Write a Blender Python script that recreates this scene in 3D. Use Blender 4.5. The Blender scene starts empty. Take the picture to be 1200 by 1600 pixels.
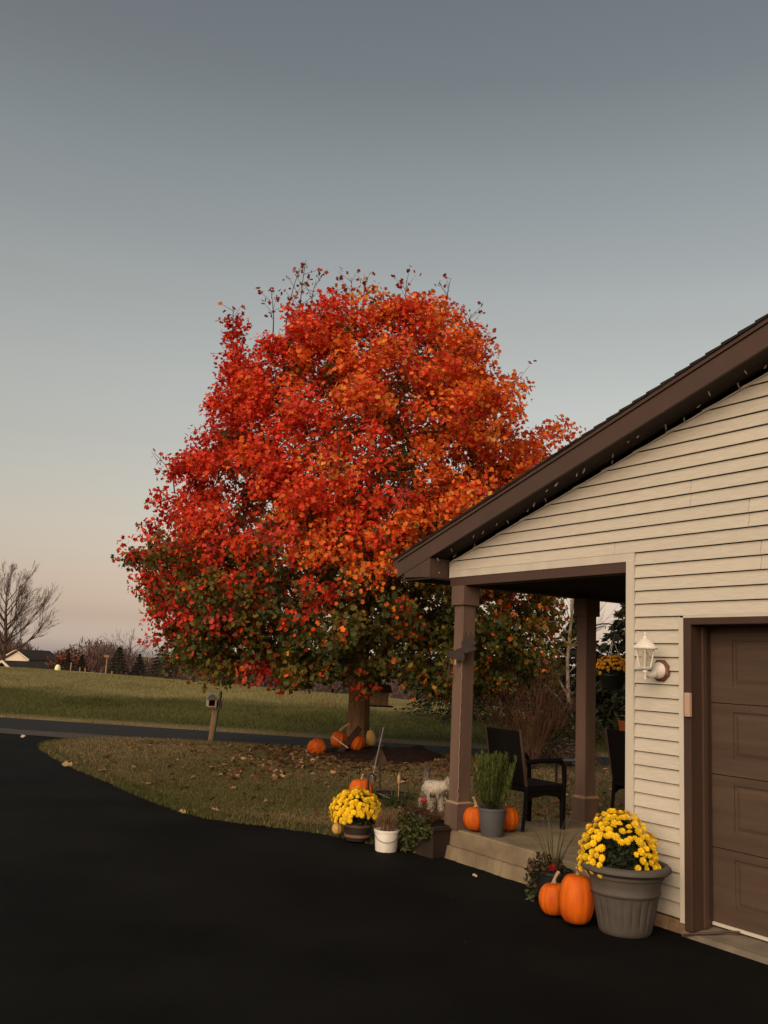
import bpy, math, random
import numpy as np
from mathutils import Vector, Matrix
from math import sin, cos, pi, radians as R

random.seed(7); RNG = np.random.default_rng(11)
S = bpy.context.scene
COL = S.collection

# ------------------------------------------------------------------ camera
CAM_H, PITCH, ROLL = 1.778, R(9.225), R(2.616)
cam = bpy.data.cameras.new('camera'); cam.sensor_fit = 'VERTICAL'
cam.sensor_height = 36; cam.sensor_width = 27; cam.lens = 36 * 1478.7 / 1600
cam.clip_start = .05; cam.clip_end = 6000
cam_ob = bpy.data.objects.new('camera', cam); COL.objects.link(cam_ob)
rt, uc, fw = Vector((1, 0, 0)), Vector((0, -sin(PITCH), cos(PITCH))), Vector((0, cos(PITCH), sin(PITCH)))
rv = rt * cos(ROLL) + uc * sin(ROLL); uv = -rt * sin(ROLL) + uc * cos(ROLL)
m = Matrix((rv, uv, -fw)).transposed().to_4x4(); m.translation = (0, 0, CAM_H)
cam_ob.matrix_world = m; S.camera = cam_ob

# ------------------------------------------------------------------ sky, sun, exposure
SUN_EL, SUN_AZ = R(32), R(208)            # sun lamp standing in for the evening sky glow behind the camera
w = bpy.data.worlds.new('World'); S.world = w; w.use_nodes = True
nt = w.node_tree; nt.nodes.clear()
out = nt.nodes.new('ShaderNodeOutputWorld'); bg = nt.nodes.new('ShaderNodeBackground')
sky = nt.nodes.new('ShaderNodeTexSky'); sky.sky_type = 'NISHITA'; sky.sun_disc = False
sky.sun_elevation = SUN_EL; sky.sun_rotation = SUN_AZ
sky.air_density = 1.0; sky.dust_density = 1.0; sky.ozone_density = 1.2
tc = nt.nodes.new('ShaderNodeTexCoord'); sx = nt.nodes.new('ShaderNodeSeparateXYZ')
ramp = nt.nodes.new('ShaderNodeValToRGB'); mul = nt.nodes.new('ShaderNodeMix')
mul.data_type = 'RGBA'; mul.blend_type = 'MULTIPLY'; mul.inputs[0].default_value = 1
nt.links.new(tc.outputs['Generated'], sx.inputs[0]); nt.links.new(sx.outputs['Z'], ramp.inputs[0])
SKY_TINT = [(0.0, (.82, .67, .74)), (.012, (.81, .66, .72)), (.037, (.665, .475, .46)), (.075, (.85, .55, .44)), (.135, (1.12, .725, .50)), (.197, (1.28, .845, .555)),
            (.282, (1.50, 1.0, .63)), (.374, (1.54, 1.03, .635)), (.477, (1.42, .985, .618)), (.555, (1.20, .835, .525)), (1.0, (.85, .63, .42))]
els = ramp.color_ramp.elements
els[0].position, els[0].color = 0, (1, 1, 1, 1)
for p, c in SKY_TINT[1:-1]:
    e = els.new(p); e.color = (*c, 1)
els[0].color = (*SKY_TINT[0][1], 1); els[-1].color = (*SKY_TINT[-1][1], 1)
nt.links.new(sky.outputs[0], mul.inputs[6]); nt.links.new(ramp.outputs[0], mul.inputs[7])
smp = nt.nodes.new('ShaderNodeMapping'); smp.inputs['Scale'].default_value = (1.2, 1.2, 16); nz = nt.nodes.new('ShaderNodeTexNoise')
nz.inputs['Scale'].default_value = 2.2; nz.inputs['Detail'].default_value = 5; nz.inputs['Roughness'].default_value = .55
nmr = nt.nodes.new('ShaderNodeMapRange'); nmr.inputs[1].default_value = .3; nmr.inputs[2].default_value = .75; nmr.inputs[3].default_value = .992; nmr.inputs[4].default_value = 1.012
mul2 = nt.nodes.new('ShaderNodeMix'); mul2.data_type = 'RGBA'; mul2.blend_type = 'MULTIPLY'; mul2.inputs[0].default_value = 1
nt.links.new(tc.outputs['Generated'], smp.inputs[0]); nt.links.new(smp.outputs[0], nz.inputs[0]); nt.links.new(nz.outputs[0], nmr.inputs[0])
nt.links.new(mul.outputs[2], mul2.inputs[6]); nt.links.new(nmr.outputs[0], mul2.inputs[7]); nt.links.new(mul2.outputs[2], bg.inputs[0]); nt.links.new(bg.outputs[0], out.inputs[0])
bg.inputs[1].default_value = 0.15
sun = bpy.data.lights.new('sun', 'SUN'); sun.energy = 2.25; sun.angle = R(60); sun.color = (1, .86, .68)
so = bpy.data.objects.new('sun', sun); COL.objects.link(so)
to_sun = Vector((cos(SUN_EL) * sin(SUN_AZ), cos(SUN_EL) * cos(SUN_AZ), sin(SUN_EL)))
so.rotation_euler = to_sun.to_track_quat('Z', 'Y').to_euler()
S.view_settings.view_transform = 'Standard'; S.view_settings.look = 'None'
S.view_settings.exposure = 0; S.view_settings.gamma = 1; S.view_settings.use_curve_mapping = False

# ------------------------------------------------------------------ helpers
def mat(name, c, rough=.7, c2=None, scale=8, bump=0, bscale=None, spec=.3, stretch=(1, 1, 1), attr=None, trans=0,
        jitter=0, detail=5, metal=0, coord='Object'):
    mt = bpy.data.materials.new(name); mt.use_nodes = True
    t = mt.node_tree; b = t.nodes['Principled BSDF']; L = t.links.new
    b.inputs['Roughness'].default_value = rough; b.inputs['Specular IOR Level'].default_value = spec
    b.inputs['Metallic'].default_value = metal
    col = None
    if attr:
        a = t.nodes.new('ShaderNodeAttribute'); a.attribute_name = attr; col = a.outputs['Color']
    else:
        rgb = t.nodes.new('ShaderNodeRGB'); rgb.outputs[0].default_value = (*c, 1); col = rgb.outputs[0]
    if c2 or bump:
        co = t.nodes.new('ShaderNodeTexCoord'); mp = t.nodes.new('ShaderNodeMapping')
        mp.inputs['Scale'].default_value = stretch; L(co.outputs[coord], mp.inputs[0])
    if c2:
        n = t.nodes.new('ShaderNodeTexNoise'); n.inputs['Scale'].default_value = scale; n.inputs['Detail'].default_value = detail
        L(mp.outputs[0], n.inputs[0])
        rp = t.nodes.new('ShaderNodeMapRange'); rp.inputs[1].default_value = .35; rp.inputs[2].default_value = .65
        L(n.outputs[0], rp.inputs[0])
        mx = t.nodes.new('ShaderNodeMix'); mx.data_type = 'RGBA'; L(rp.outputs[0], mx.inputs[0]); L(col, mx.inputs[6])
        mx.inputs[7].default_value = (*c2, 1); col = mx.outputs[2]
    if jitter:
        oi = t.nodes.new('ShaderNodeObjectInfo'); hs = t.nodes.new('ShaderNodeHueSaturation')
        mr = t.nodes.new('ShaderNodeMapRange'); mr.inputs[3].default_value = 1 - jitter; mr.inputs[4].default_value = 1 + jitter
        L(oi.outputs['Random'], mr.inputs[0]); L(mr.outputs[0], hs.inputs['Value']); L(col, hs.inputs['Color']); col = hs.outputs[0]
    L(col, b.inputs['Base Color'])
    if bump:
        n2 = t.nodes.new('ShaderNodeTexNoise'); n2.inputs['Scale'].default_value = bscale or scale * 4; n2.inputs['Detail'].default_value = 6
        L(mp.outputs[0], n2.inputs[0]); bp = t.nodes.new('ShaderNodeBump'); bp.inputs['Strength'].default_value = bump
        bp.inputs['Distance'].default_value = .01
        L(n2.outputs[0], bp.inputs['Height']); L(bp.outputs[0], b.inputs['Normal'])
    if trans:
        tr = t.nodes.new('ShaderNodeBsdfTranslucent'); L(col, tr.inputs[0]); ms = t.nodes.new('ShaderNodeMixShader')
        ms.inputs[0].default_value = trans; L(b.outputs[0], ms.inputs[1]); L(tr.outputs[0], ms.inputs[2])
        L(ms.outputs[0], t.nodes['Material Output'].inputs[0])
    return mt

def tag(o, label=None, cat=None, group=None, kind=None):
    if label: o['label'] = label
    if cat: o['category'] = cat
    if group: o['group'] = group
    if kind: o['kind'] = kind
    return o

def thing(name, label, cat, loc=(0, 0, 0), rz=0, group=None):
    o = bpy.data.objects.new(name, None); COL.objects.link(o); o.location = loc; o.rotation_euler = (0, 0, rz)
    o.empty_display_size = .1
    return tag(o, label, cat, group)

def link(name, me, parent=None, loc=(0, 0, 0), rot=None, scale=None):
    o = bpy.data.objects.new(name, me); COL.objects.link(o); o.location = loc
    if rot is not None: o.rotation_euler = rot
    if scale is not None: o.scale = scale if hasattr(scale, '__len__') else (scale,) * 3
    if parent: o.parent = parent
    return o

class MB:
    def __init__(s): s.v = []; s.f = []; s.mi = []; s.m = 0
    def add(s, vs, fs):
        b = len(s.v); s.v += [tuple(p) for p in vs]; s.f += [tuple(b + i for i in f) for f in fs]; s.mi += [s.m] * len(fs); return s
    def box(s, x0, x1, y0, y1, z0, z1):
        return s.add([(x0, y0, z0), (x1, y0, z0), (x1, y1, z0), (x0, y1, z0), (x0, y0, z1), (x1, y0, z1), (x1, y1, z1), (x0, y1, z1)],
                     [(0, 3, 2, 1), (4, 5, 6, 7), (0, 1, 5, 4), (1, 2, 6, 5), (2, 3, 7, 6), (3, 0, 4, 7)])
    def frustum(s, x, y, z0, z1, a0, a1, b0=None, b1=None):
        b0 = b0 or a0; b1 = b1 or a1
        return s.add([(x - a0, y - b0, z0), (x + a0, y - b0, z0), (x + a0, y + b0, z0), (x - a0, y + b0, z0),
                      (x - a1, y - b1, z1), (x + a1, y - b1, z1), (x + a1, y + b1, z1), (x - a1, y + b1, z1)],
                     [(0, 3, 2, 1), (4, 5, 6, 7), (0, 1, 5, 4), (1, 2, 6, 5), (2, 3, 7, 6), (3, 0, 4, 7)])
    def prism(s, poly, axis, a, b):      # poly: 2d list in the plane across axis; extruded a..b
        n = len(poly)
        def P(p, t):
            return {'x': (t, p[0], p[1]), 'y': (p[0], t, p[1]), 'z': (p[0], p[1], t)}[axis]
        vs = [P(p, a) for p in poly] + [P(p, b) for p in poly]
        fs = [tuple(range(n))[::-1], tuple(range(n, 2 * n))] + [(i, (i + 1) % n, n + (i + 1) % n, n + i) for i in range(n)]
        return s.add(vs, fs)
    def tube(s, pts, r, n=6, cap=True):
        pts = [Vector(p) for p in pts]; k = len(pts)
        rs = r if hasattr(r, '__len__') else [r] * k
        vs = []; prev = None
        for i, p in enumerate(pts):
            d = (pts[min(i + 1, k - 1)] - pts[max(i - 1, 0)]).normalized()
            if prev is None:
                a = d.cross(Vector((0, 0, 1)) if abs(d.z) < .9 else Vector((1, 0, 0))).normalized()
            else:
                a = (prev - d * prev.dot(d)); a = a.normalized() if a.length > 1e-6 else d.orthogonal().normalized()
            prev = a; b = d.cross(a)
            for j in range(n):
                t = 2 * pi * j / n; vs.append(p + (a * cos(t) + b * sin(t)) * rs[i])
        fs = [(i * n + j, i * n + (j + 1) % n, (i + 1) * n + (j + 1) % n, (i + 1) * n + j) for i in range(k - 1) for j in range(n)]
        if cap: fs += [tuple(range(n))[::-1], tuple(range((k - 1) * n, k * n))]
        return s.add(vs, fs)
    def lathe(s, prof, n=32, c=(0, 0, 0), rad=None, cap=True):   # prof [(r, z)]; rad(theta, i) multiplies r
        vs = []
        for i, (r, z) in enumerate(prof):
            for j in range(n):
                t = 2 * pi * j / n; q = r * (rad(t, i) if rad else 1)
                vs.append((c[0] + q * cos(t), c[1] + q * sin(t), c[2] + z))
        k = len(prof)
        fs = [(i * n + j, i * n + (j + 1) % n, (i + 1) * n + (j + 1) % n, (i + 1) * n + j) for i in range(k - 1) for j in range(n)]
        if cap: fs += [tuple(range(n))[::-1], tuple(range((k - 1) * n, k * n))]
        return s.add(vs, fs)
    def mesh(s, name, mats, smooth=None):
        me = bpy.data.meshes.new(name); me.from_pydata(s.v, [], s.f)
        for mm in (mats if isinstance(mats, (list, tuple)) else [mats]): me.materials.append(mm)
        if any(s.mi): me.polygons.foreach_set('material_index', s.mi)
        if smooth:
            me.polygons.foreach_set('use_smooth', [True] * len(me.polygons)); me.set_sharp_from_angle(angle=R(smooth))
        me.update(); return me
    def build(s, name, mats, parent=None, loc=(0, 0, 0), smooth=None, rot=None, bevel=0):
        o = link(name, s.mesh(name, mats, smooth), parent, loc, rot)
        if bevel:
            bm = o.modifiers.new('bevel', 'BEVEL'); bm.width = bevel; bm.segments = 2; bm.limit_method = 'ANGLE'; bm.angle_limit = R(50)
        return o

def np_mesh(name, V, F, material, colors=None):
    """V (n,3); F (m,k) all faces of k corners; colors (n,3) per vertex"""
    V = np.asarray(V, np.float32); F = np.asarray(F, np.int32); me = bpy.data.meshes.new(name)
    me.vertices.add(len(V)); me.vertices.foreach_set('co', V.ravel())
    k = F.shape[1]; me.loops.add(F.size); me.loops.foreach_set('vertex_index', F.ravel())
    me.polygons.add(len(F)); me.polygons.foreach_set('loop_start', np.arange(0, F.size, k, dtype=np.int32))
    me.polygons.foreach_set('loop_total', np.full(len(F), k, np.int32))
    if colors is not None:
        a = me.attributes.new('Col', 'FLOAT_COLOR', 'POINT')
        a.data.foreach_set('color', np.c_[np.asarray(colors, np.float32), np.ones(len(V), np.float32)].ravel())
    me.materials.append(material); me.update(calc_edges=True); me.validate(); return me

def unit(a): return a / (np.linalg.norm(a, axis=-1, keepdims=True) + 1e-9)

LEAF = np.array([(0, -.5, 0), (.42, -.34, .1), (.24, -.04, .05), (.52, .2, .12), (0, .58, 0), (-.52, .2, .12), (-.24, -.04, .05), (-.42, -.34, .1)])
LEAFF = np.array([(0, 1, 2, 3, 4), (0, 4, 5, 6, 7)])
OVAL = np.array([(0, -.5, 0), (.22, -.2, .05), (.24, .12, .05), (.1, .38, .02), (0, .5, 0), (-.1, .38, .02), (-.24, .12, .05), (-.22, -.2, .05)])

def leaves(name, P, Nrm, size, colors, material, shape=LEAF, droop=0.0, updir=None):
    n = len(P); Nrm = unit(Nrm)
    u = RNG.normal(size=(n, 3)) if updir is None else updir
    if droop: u = u + np.array([0, 0, -droop])
    u = unit(u - Nrm * (u * Nrm).sum(1, keepdims=True)); r = np.cross(u, Nrm)
    s = (size if hasattr(size, '__len__') else np.full(n, size))[:, None, None]
    V = P[:, None, :] + s * (shape[None, :, 0:1] * r[:, None] + shape[None, :, 1:2] * u[:, None] + shape[None, :, 2:3] * Nrm[:, None])
    k = len(shape); F = (np.arange(n)[:, None, None] * k + LEAFF[None]).reshape(-1, 5)
    return np_mesh(name, V.reshape(-1, 3), F, material, np.repeat(colors, k, 0))

def blades(name, P, H, lean, width, colors, material):
    n = len(P); a = RNG.uniform(0, 2 * pi, n); d = np.c_[np.cos(a), np.sin(a), np.zeros(n)]
    b = RNG.uniform(0, 2 * pi, n); l = np.c_[np.cos(b), np.sin(b), np.zeros(n)]
    wv = d * (width * .5)[:, None]
    V = np.stack([P - wv, P + wv, P + l * (lean * H)[:, None] + np.c_[np.zeros(n), np.zeros(n), H]], 1)
    return np_mesh(name, V.reshape(-1, 3), np.arange(3 * n).reshape(-1, 3), material, np.repeat(colors, 3, 0))

def pick(cols, n, jit=.25):
    c = np.array(cols)[RNG.integers(0, len(cols), n)]
    return c * (1 + RNG.uniform(-jit, jit, (n, 1)))

def vnoise(P, f, seed=0):
    r = np.random.default_rng(seed); o = np.zeros(len(P))
    for i in range(6):
        k = r.normal(size=3); k /= np.linalg.norm(k); o += np.sin((P @ k) * f * r.uniform(.7, 1.5) + r.uniform(0, 7))
    return o / 6 * 1.6

def sstep(x, a, b):
    t = np.clip((x - a) / (b - a), 0, 1); return t * t * (3 - 2 * t)

# ------------------------------------------------------------------ materials
M = {}
M['asphalt'] = mat('sealed_asphalt', (.0038, .0041, .004), .9, (.0085, .0087, .0078), .7, .5, 150, spec=.06)
M['road'] = mat('road_asphalt', (.017, .0175, .018), .9, (.024, .0235, .023), 2, .3, 120, spec=.12)
M['shoulder'] = mat('shoulder_gravel', (.085, .075, .062), .95, (.06, .052, .043), 3, .6, 60, spec=.1)
M['lawn'] = mat('lawn_soil', (.075, .062, .027), .95, (.115, .08, .038), 1.2, .5, 40, spec=.05)
M['field'] = mat('field_grass', (1, 1, 1), .95, None, 1, .6, 9, spec=.05, attr='Col')
M['blade'] = mat('grass_blade', (1, 1, 1), .8, spec=.1, attr='Col', trans=.25)
M['leaf'] = mat('leaf', (1, 1, 1), .6, spec=.25, attr='Col', trans=.35)
M['leafdry'] = mat('dry_leaf', (1, 1, 1), .8, spec=.1, attr='Col', trans=.1)
M['needle'] = mat('needle', (1, 1, 1), .7, spec=.15, attr='Col', trans=.1)
M['siding'] = mat('vinyl_siding', (.57, .525, .435), .55, (.51, .465, .38), 7, .35, 30, spec=.3, stretch=(1, 1, 12), jitter=.03)
def add_dirt(mt, z0, z1, amt, c):
    t = mt.node_tree; b = t.nodes['Principled BSDF']; src = b.inputs['Base Color'].links[0].from_socket; L = t.links.new
    co = t.nodes.new('ShaderNodeTexCoord'); sp = t.nodes.new('ShaderNodeSeparateXYZ'); L(co.outputs['Object'], sp.inputs[0])
    n = t.nodes.new('ShaderNodeTexNoise'); n.inputs['Scale'].default_value = 3.5; n.inputs['Detail'].default_value = 8; L(co.outputs['Object'], n.inputs[0])
    ad = t.nodes.new('ShaderNodeMath'); ad.operation = 'MULTIPLY_ADD'; L(n.outputs[0], ad.inputs[0]); ad.inputs[1].default_value = (z1 - z0) * 1.6; L(sp.outputs['Z'], ad.inputs[2])
    mr = t.nodes.new('ShaderNodeMapRange'); mr.inputs[1].default_value = z0 + (z1 - z0) * .5; mr.inputs[2].default_value = z1 + (z1 - z0) * .8; mr.inputs[3].default_value = amt; mr.inputs[4].default_value = 0; L(ad.outputs[0], mr.inputs[0])
    mx = t.nodes.new('ShaderNodeMix'); mx.data_type = 'RGBA'; L(mr.outputs[0], mx.inputs[0]); L(src, mx.inputs[6]); mx.inputs[7].default_value = (*c, 1); L(mx.outputs[2], b.inputs['Base Color'])
add_dirt(M['siding'], .1, .7, .55, (.22, .18, .13))
M['trim'] = mat('beige_trim', (.57, .525, .435), .5, (.51, .465, .385), 5, .05, 60, spec=.3, stretch=(1, 1, .2))
M['brown'] = mat('brown_metal', (.072, .041, .029), .55, (.064, .036, .026), 3, .05, 40, spec=.35)
M['post'] = mat('brown_painted_wood', (.15, .092, .068), .65, (.10, .064, .05), 5, .25, 50, spec=.2, stretch=(1, 1, .15))
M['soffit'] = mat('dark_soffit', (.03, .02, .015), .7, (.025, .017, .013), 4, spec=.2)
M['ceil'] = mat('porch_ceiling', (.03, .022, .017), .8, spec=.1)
M['door'] = mat('garage_door_paint', (.088, .056, .037), .6, (.068, .043, .029), 1.6, .25, 30, spec=.3, stretch=(1, 1, 10))
M['frame'] = mat('dark_brown_frame', (.06, .032, .022), .55, (.05, .027, .019), 4, .1, 60, spec=.3, stretch=(1, 1, .1))
M['shingle'] = mat('dark_shingle', (.018, .015, .014), .95, (.03, .025, .022), 12, .6, 120, spec=.1)
M['brick'] = mat('foundation_brick', (.26, .17, .095), .9, (.19, .12, .07), 14, .5, 70, spec=.15, jitter=.15)
M['mortar'] = mat('mortar', (.20, .17, .13), .95, (.15, .13, .1), 12, .4, 60, spec=.1)
M['conc'] = mat('porch_concrete', (.245, .19, .12), .9, (.165, .125, .08), 4, .35, 60, spec=.15)
M['concdk'] = mat('apron_concrete', (.20, .165, .12), .9, (.14, .115, .085), 6, .35, 50, spec=.15)
M['white'] = mat('white_paint', (.82, .78, .69), .5, (.66, .61, .53), 8, spec=.35)
M['glass'] = None
M['black'] = mat('black_metal', (.012, .011, .011), .5, spec=.4)
M['wicker'] = mat('dark_wicker', (.006, .0045, .004), .8, (.003, .0025, .0025), 60, .6, 90, spec=.1)
M['pumpkin'] = mat('pumpkin_skin', (.60, .115, .004), .6, (.40, .06, .004), 9, .45, 24, spec=.2, stretch=(1, 1, .3), jitter=.12)
add_dirt(M['pumpkin'], -.02, .07, .5, (.16, .06, .02))
M['gourd'] = mat('pale_gourd_skin', (.60, .37, .10), .5, (.52, .29, .07), 8, spec=.3)
M['stem'] = mat('dry_stem', (.42, .29, .17), .9, (.3, .19, .1), 20, .4, 60, spec=.1)
M['bark'] = mat('maple_bark', (.24, .14, .078), .95, (.12, .068, .038), 7, 1.0, 12, spec=.1, stretch=(1, 1, .18))
M['twig'] = mat('bare_twig', (.085, .055, .042), .9, spec=.1)
M['twigred'] = mat('red_twig', (.105, .045, .028), .9, (.06, .035, .02), 3, spec=.1)
M['birch'] = mat('pale_bark', (.36, .26, .18), .8, (.2, .145, .1), 6, .2, 20, spec=.15)
M['mulch'] = mat('mulch', (.035, .02, .013), .95, (.02, .012, .009), 12, 1, 35, spec=.05)
M['petal'] = mat('yellow_petal', (.95, .68, .025), .6, (.93, .58, .016), 30, spec=.2, trans=.1, jitter=.16)
M['petalsh'] = mat('amber_petal', (.82, .42, .014), .6, (.72, .32, .012), 30, spec=.2, trans=.2, jitter=.1)
M['green'] = mat('dark_stem_green', (.02, .028, .01), .8, spec=.15)
M['potgrey'] = mat('grey_resin', (.085, .072, .060), .65, (.07, .06, .051), 9, .12, 70, spec=.3)
M['potblue'] = mat('slate_plastic', (.088, .088, .093), .5, (.078, .078, .083), 6, spec=.35)
M['potbrown'] = mat('brown_resin', (.034, .020, .015), .7, (.028, .017, .013), 8, .15, 40, spec=.3)
M['band'] = mat('tan_band', (.20, .115, .075), .6, (.16, .09, .06), 12, spec=.3)
M['soil'] = mat('potting_soil', (.02, .013, .009), .95, (.012, .008, .006), 30, .8, 60, spec=.05)
M['red'] = mat('red_petal', (.45, .012, .016), .6, spec=.2)
M['wood'] = mat('weathered_wood', (.30, .19, .115), .85, (.2, .125, .075), 8, .3, 40, spec=.15, stretch=(1, 1, .15))
M['wooddk'] = mat('dark_wood', (.055, .03, .018), .85, (.035, .02, .012), 8, .3, 40, spec=.15)
M['metalgrey'] = mat('grey_metal', (.16, .15, .145), .5, (.11, .1, .09), 10, spec=.4)
M['dullgrey'] = mat('worn_grey', (.085, .078, .068), .8, (.05, .045, .04), 14, spec=.2)
M['greenpole'] = mat('green_plastic', (.018, .06, .022), .5, spec=.35)
M['copper'] = mat('copper_plate', (.16, .055, .03), .45, (.11, .038, .022), 9, spec=.4)
M['keypad'] = mat('keypad_plastic', (.46, .31, .22), .5, spec=.35)
M['rust'] = mat('dark_iron', (.03, .022, .02), .6, (.045, .028, .02), 15, spec=.3)
M['housefar'] = mat('tan_far_wall', (.42, .30, .19), .8, spec=.15)
M['whitefar'] = mat('white_far_wall', (.65, .56, .44), .8, spec=.15)
M['rooffar'] = mat('far_roof', (.035, .028, .025), .9, (.05, .04, .035), .5, spec=.1)
M['orangebox'] = mat('rust_orange', (.30, .075, .02), .7, spec=.2)
M['dogwhite'] = mat('white_fur', (.52, .46, .38), .9, (.40, .34, .27), 18, .6, 60, spec=.1)
M['doggrey'] = mat('grey_brown_fur', (.13, .095, .075), .9, (.20, .15, .12), 16, .6, 60, spec=.1)
M['reflect'] = mat('pale_yellow_cover', (.80, .76, .42), .5, spec=.3)
def glass():
    mt = bpy.data.materials.new('lantern_glass'); mt.use_nodes = True; b = mt.node_tree.nodes['Principled BSDF']
    b.inputs['Base Color'].default_value = (.9, .88, .8, 1); b.inputs['Roughness'].default_value = .08
    b.inputs['Transmission Weight'].default_value = .9; b.inputs['IOR'].default_value = 1.15; return mt
M['glass'] = glass()
M['minibulb'] = mat('mini_bulb', (.22, .19, .16), .4, spec=.5)
M['wirepale'] = mat('pale_wire', (.34, .25, .17), .6, spec=.3)
M['bulb'] = mat('frosted_bulb', (.75, .68, .55), .35, spec=.5)

# ------------------------------------------------------------------ house frame (its x runs along the front wall, y into the house)
AZ = R(31.75); O = Vector((2.2521, 7.0400, 0)); UX = Vector((sin(AZ), -cos(AZ), 0)); UY = Vector((cos(AZ), sin(AZ), 0))
HROT = AZ - pi / 2
def hw(x, y, z=0): return O + UX * x + UY * y + Vector((0, 0, z))
def to_local(X, Y):
    dx, dy = X - O.x, Y - O.y; return dx * UX.x + dy * UX.y, dx * UY.x + dy * UY.y

# ------------------------------------------------------------------ ground
ROADN = np.array([.2425, .9701])      # across the road, away from the camera
def road_s(X, Y): return (X - (-9.85)) * ROADN[0] + (Y - 25.35) * ROADN[1]      # 0 at the far edge
def field_z(X, Y):
    s = road_s(X, Y)
    zc = np.clip(.25 - .0275 * X, -.3, 1.6)
    crest = 18.5
    up = sstep(s, .2, crest) ** .9 * zc
    down = sstep(s, crest, 150) * -9.5
    z = np.where(s < crest, up, zc + down)
    z = z + .05 * np.sin(X * .31 + Y * .23) * sstep(s, 1, 6) + .04 * np.sin(X * .9 - Y * .5) * sstep(s, 2, 6)
    return np.where(s < .2, -.06, z)
LAWN = [(-6.45, 19.15), (-6.38, 18.55), (-6.05, 17.7), (-5.35, 16.35), (-4.5, 14.9), (-3.75, 13.75), (-3.15, 12.8), (-2.62, 11.98), (-2.2, 11.4), (-1.8, 11.0),
        (-1.24, 10.75), (-.52, 10.42), (.1, 9.9), (.75, 9.45), (1.2, 9.6), (4, 8.2), (9, 3), (30, 3), (40, 14.5), (1.7, 19.95),
        (0, 20.25), (-2.5, 20.75), (-4.6, 20.95), (-5.6, 20.75), (-6.2, 20.1)]
def poly_sd(X, Y, poly):               # signed distance, positive inside
    P = np.stack([X, Y], -1); d = np.full(X.shape, 1e9); ins = np.zeros(X.shape, bool); n = len(poly)
    for i in range(n):
        a = np.array(poly[i]); b = np.array(poly[(i + 1) % n]); e = b - a
        t = np.clip(((P - a) @ e) / (e @ e), 0, 1); q = a + t[..., None] * e
        d = np.minimum(d, np.hypot(*(np.moveaxis(P - q, -1, 0))))
        c = ((a[1] > Y) != (b[1] > Y)) & (X < (b[0] - a[0]) * (Y - a[1]) / (b[1] - a[1] + 1e-12) + a[0]); ins ^= c
    return np.where(ins, d, -d)
def lawn_z(X, Y, sd=None):
    if sd is None: sd = poly_sd(X, Y, LAWN)
    bump = .09 * np.exp(-(((X - .6) / 4.2) ** 2 + ((Y - 18.3) / 2.4) ** 2)) + .05 * np.exp(-(((X - .3) / 1.1) ** 2 + ((Y - 20) / 1.0) ** 2))
    dip = -.07 * np.exp(-(((X + 4.0) / 1.6) ** 2 + ((Y - 19.6) / .35) ** 2))
    z = .03 * sstep(sd, -.02, .25) + (bump + dip + .012 * np.sin(X * 2.1) * np.sin(Y * 1.7)) * sstep(sd, .05, 1.2)
    return np.where(sd < 0, np.maximum(sd * .5, -.04), z)
def lz(x, y): return float(lawn_z(np.array([x]), np.array([y]))[0])
def fz(x, y): return float(field_z(np.array([x]), np.array([y]))[0])

def grid_mesh(name, X, Y, Z, material, colors=None):
    h, wd = X.shape; V = np.stack([X, Y, Z], -1).reshape(-1, 3); I = np.arange(h * wd).reshape(h, wd)
    F = np.stack([I[:-1, :-1], I[:-1, 1:], I[1:, 1:], I[1:, :-1]], -1).reshape(-1, 4)
    me = np_mesh(name, V, F, material, colors); me.polygons.foreach_set('use_smooth', [True] * len(me.polygons)); return me

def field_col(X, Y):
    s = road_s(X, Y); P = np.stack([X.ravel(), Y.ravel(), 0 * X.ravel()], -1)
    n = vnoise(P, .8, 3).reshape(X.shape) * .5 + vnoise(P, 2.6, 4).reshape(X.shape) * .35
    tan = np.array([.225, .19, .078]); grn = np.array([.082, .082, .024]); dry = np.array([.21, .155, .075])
    k = sstep(s + n * 2.2, 7.5, 12.5)[..., None]  # own grass tones, plus lit crest and shaded lower slope put into colour
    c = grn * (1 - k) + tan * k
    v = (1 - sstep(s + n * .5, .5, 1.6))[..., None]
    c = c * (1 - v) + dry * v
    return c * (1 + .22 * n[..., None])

rr = np.concatenate([np.linspace(0, 60, 90)[:-1], np.geomspace(60, 4500, 50)]); th = np.linspace(0, 2 * pi, 361)
Rr, Th = np.meshgrid(rr, th); gx, gy = Rr * np.cos(Th), Rr * np.sin(Th)
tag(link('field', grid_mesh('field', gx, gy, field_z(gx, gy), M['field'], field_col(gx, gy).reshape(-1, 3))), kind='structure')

mb = MB(); mb.add([(-16, -14, 0), (14, -14, 0), (14, 6, 0), (5, 9.5, 0), (1.3, 9.8, 0), (1.2, 22.55, 0), (-9.85, 25.32, 0), (-16, 26.85, 0)], [tuple(range(8))])
tag(mb.build('driveway', M['asphalt']), kind='structure')
def road_pt(x, s): return (x, 25.35 + (s - (x + 9.85) * ROADN[0]) / ROADN[1])
mb = MB(); xs = np.linspace(-60, 60, 13)
va = [(*road_pt(x, -3.75), .004) for x in xs] + [(*road_pt(x, 0), .004) for x in xs]
mb.add(va, [(i, i + 1, 14 + i, 13 + i) for i in range(12)])
tag(mb.build('road', M['road']), kind='structure')
mb = MB(); xs = np.linspace(-40, 2, 40)
va = [(*road_pt(x, -4.15 + random.uniform(-.06, .06)), .008) for x in xs] + [(*road_pt(x, -3.0 + random.uniform(-.08, .08)), .008) for x in xs]
mb.add(va, [(i, i + 1, 41 + i, 40 + i) for i in range(39)])
tag(mb.build('road_shoulder', M['shoulder']), kind='structure')

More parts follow.
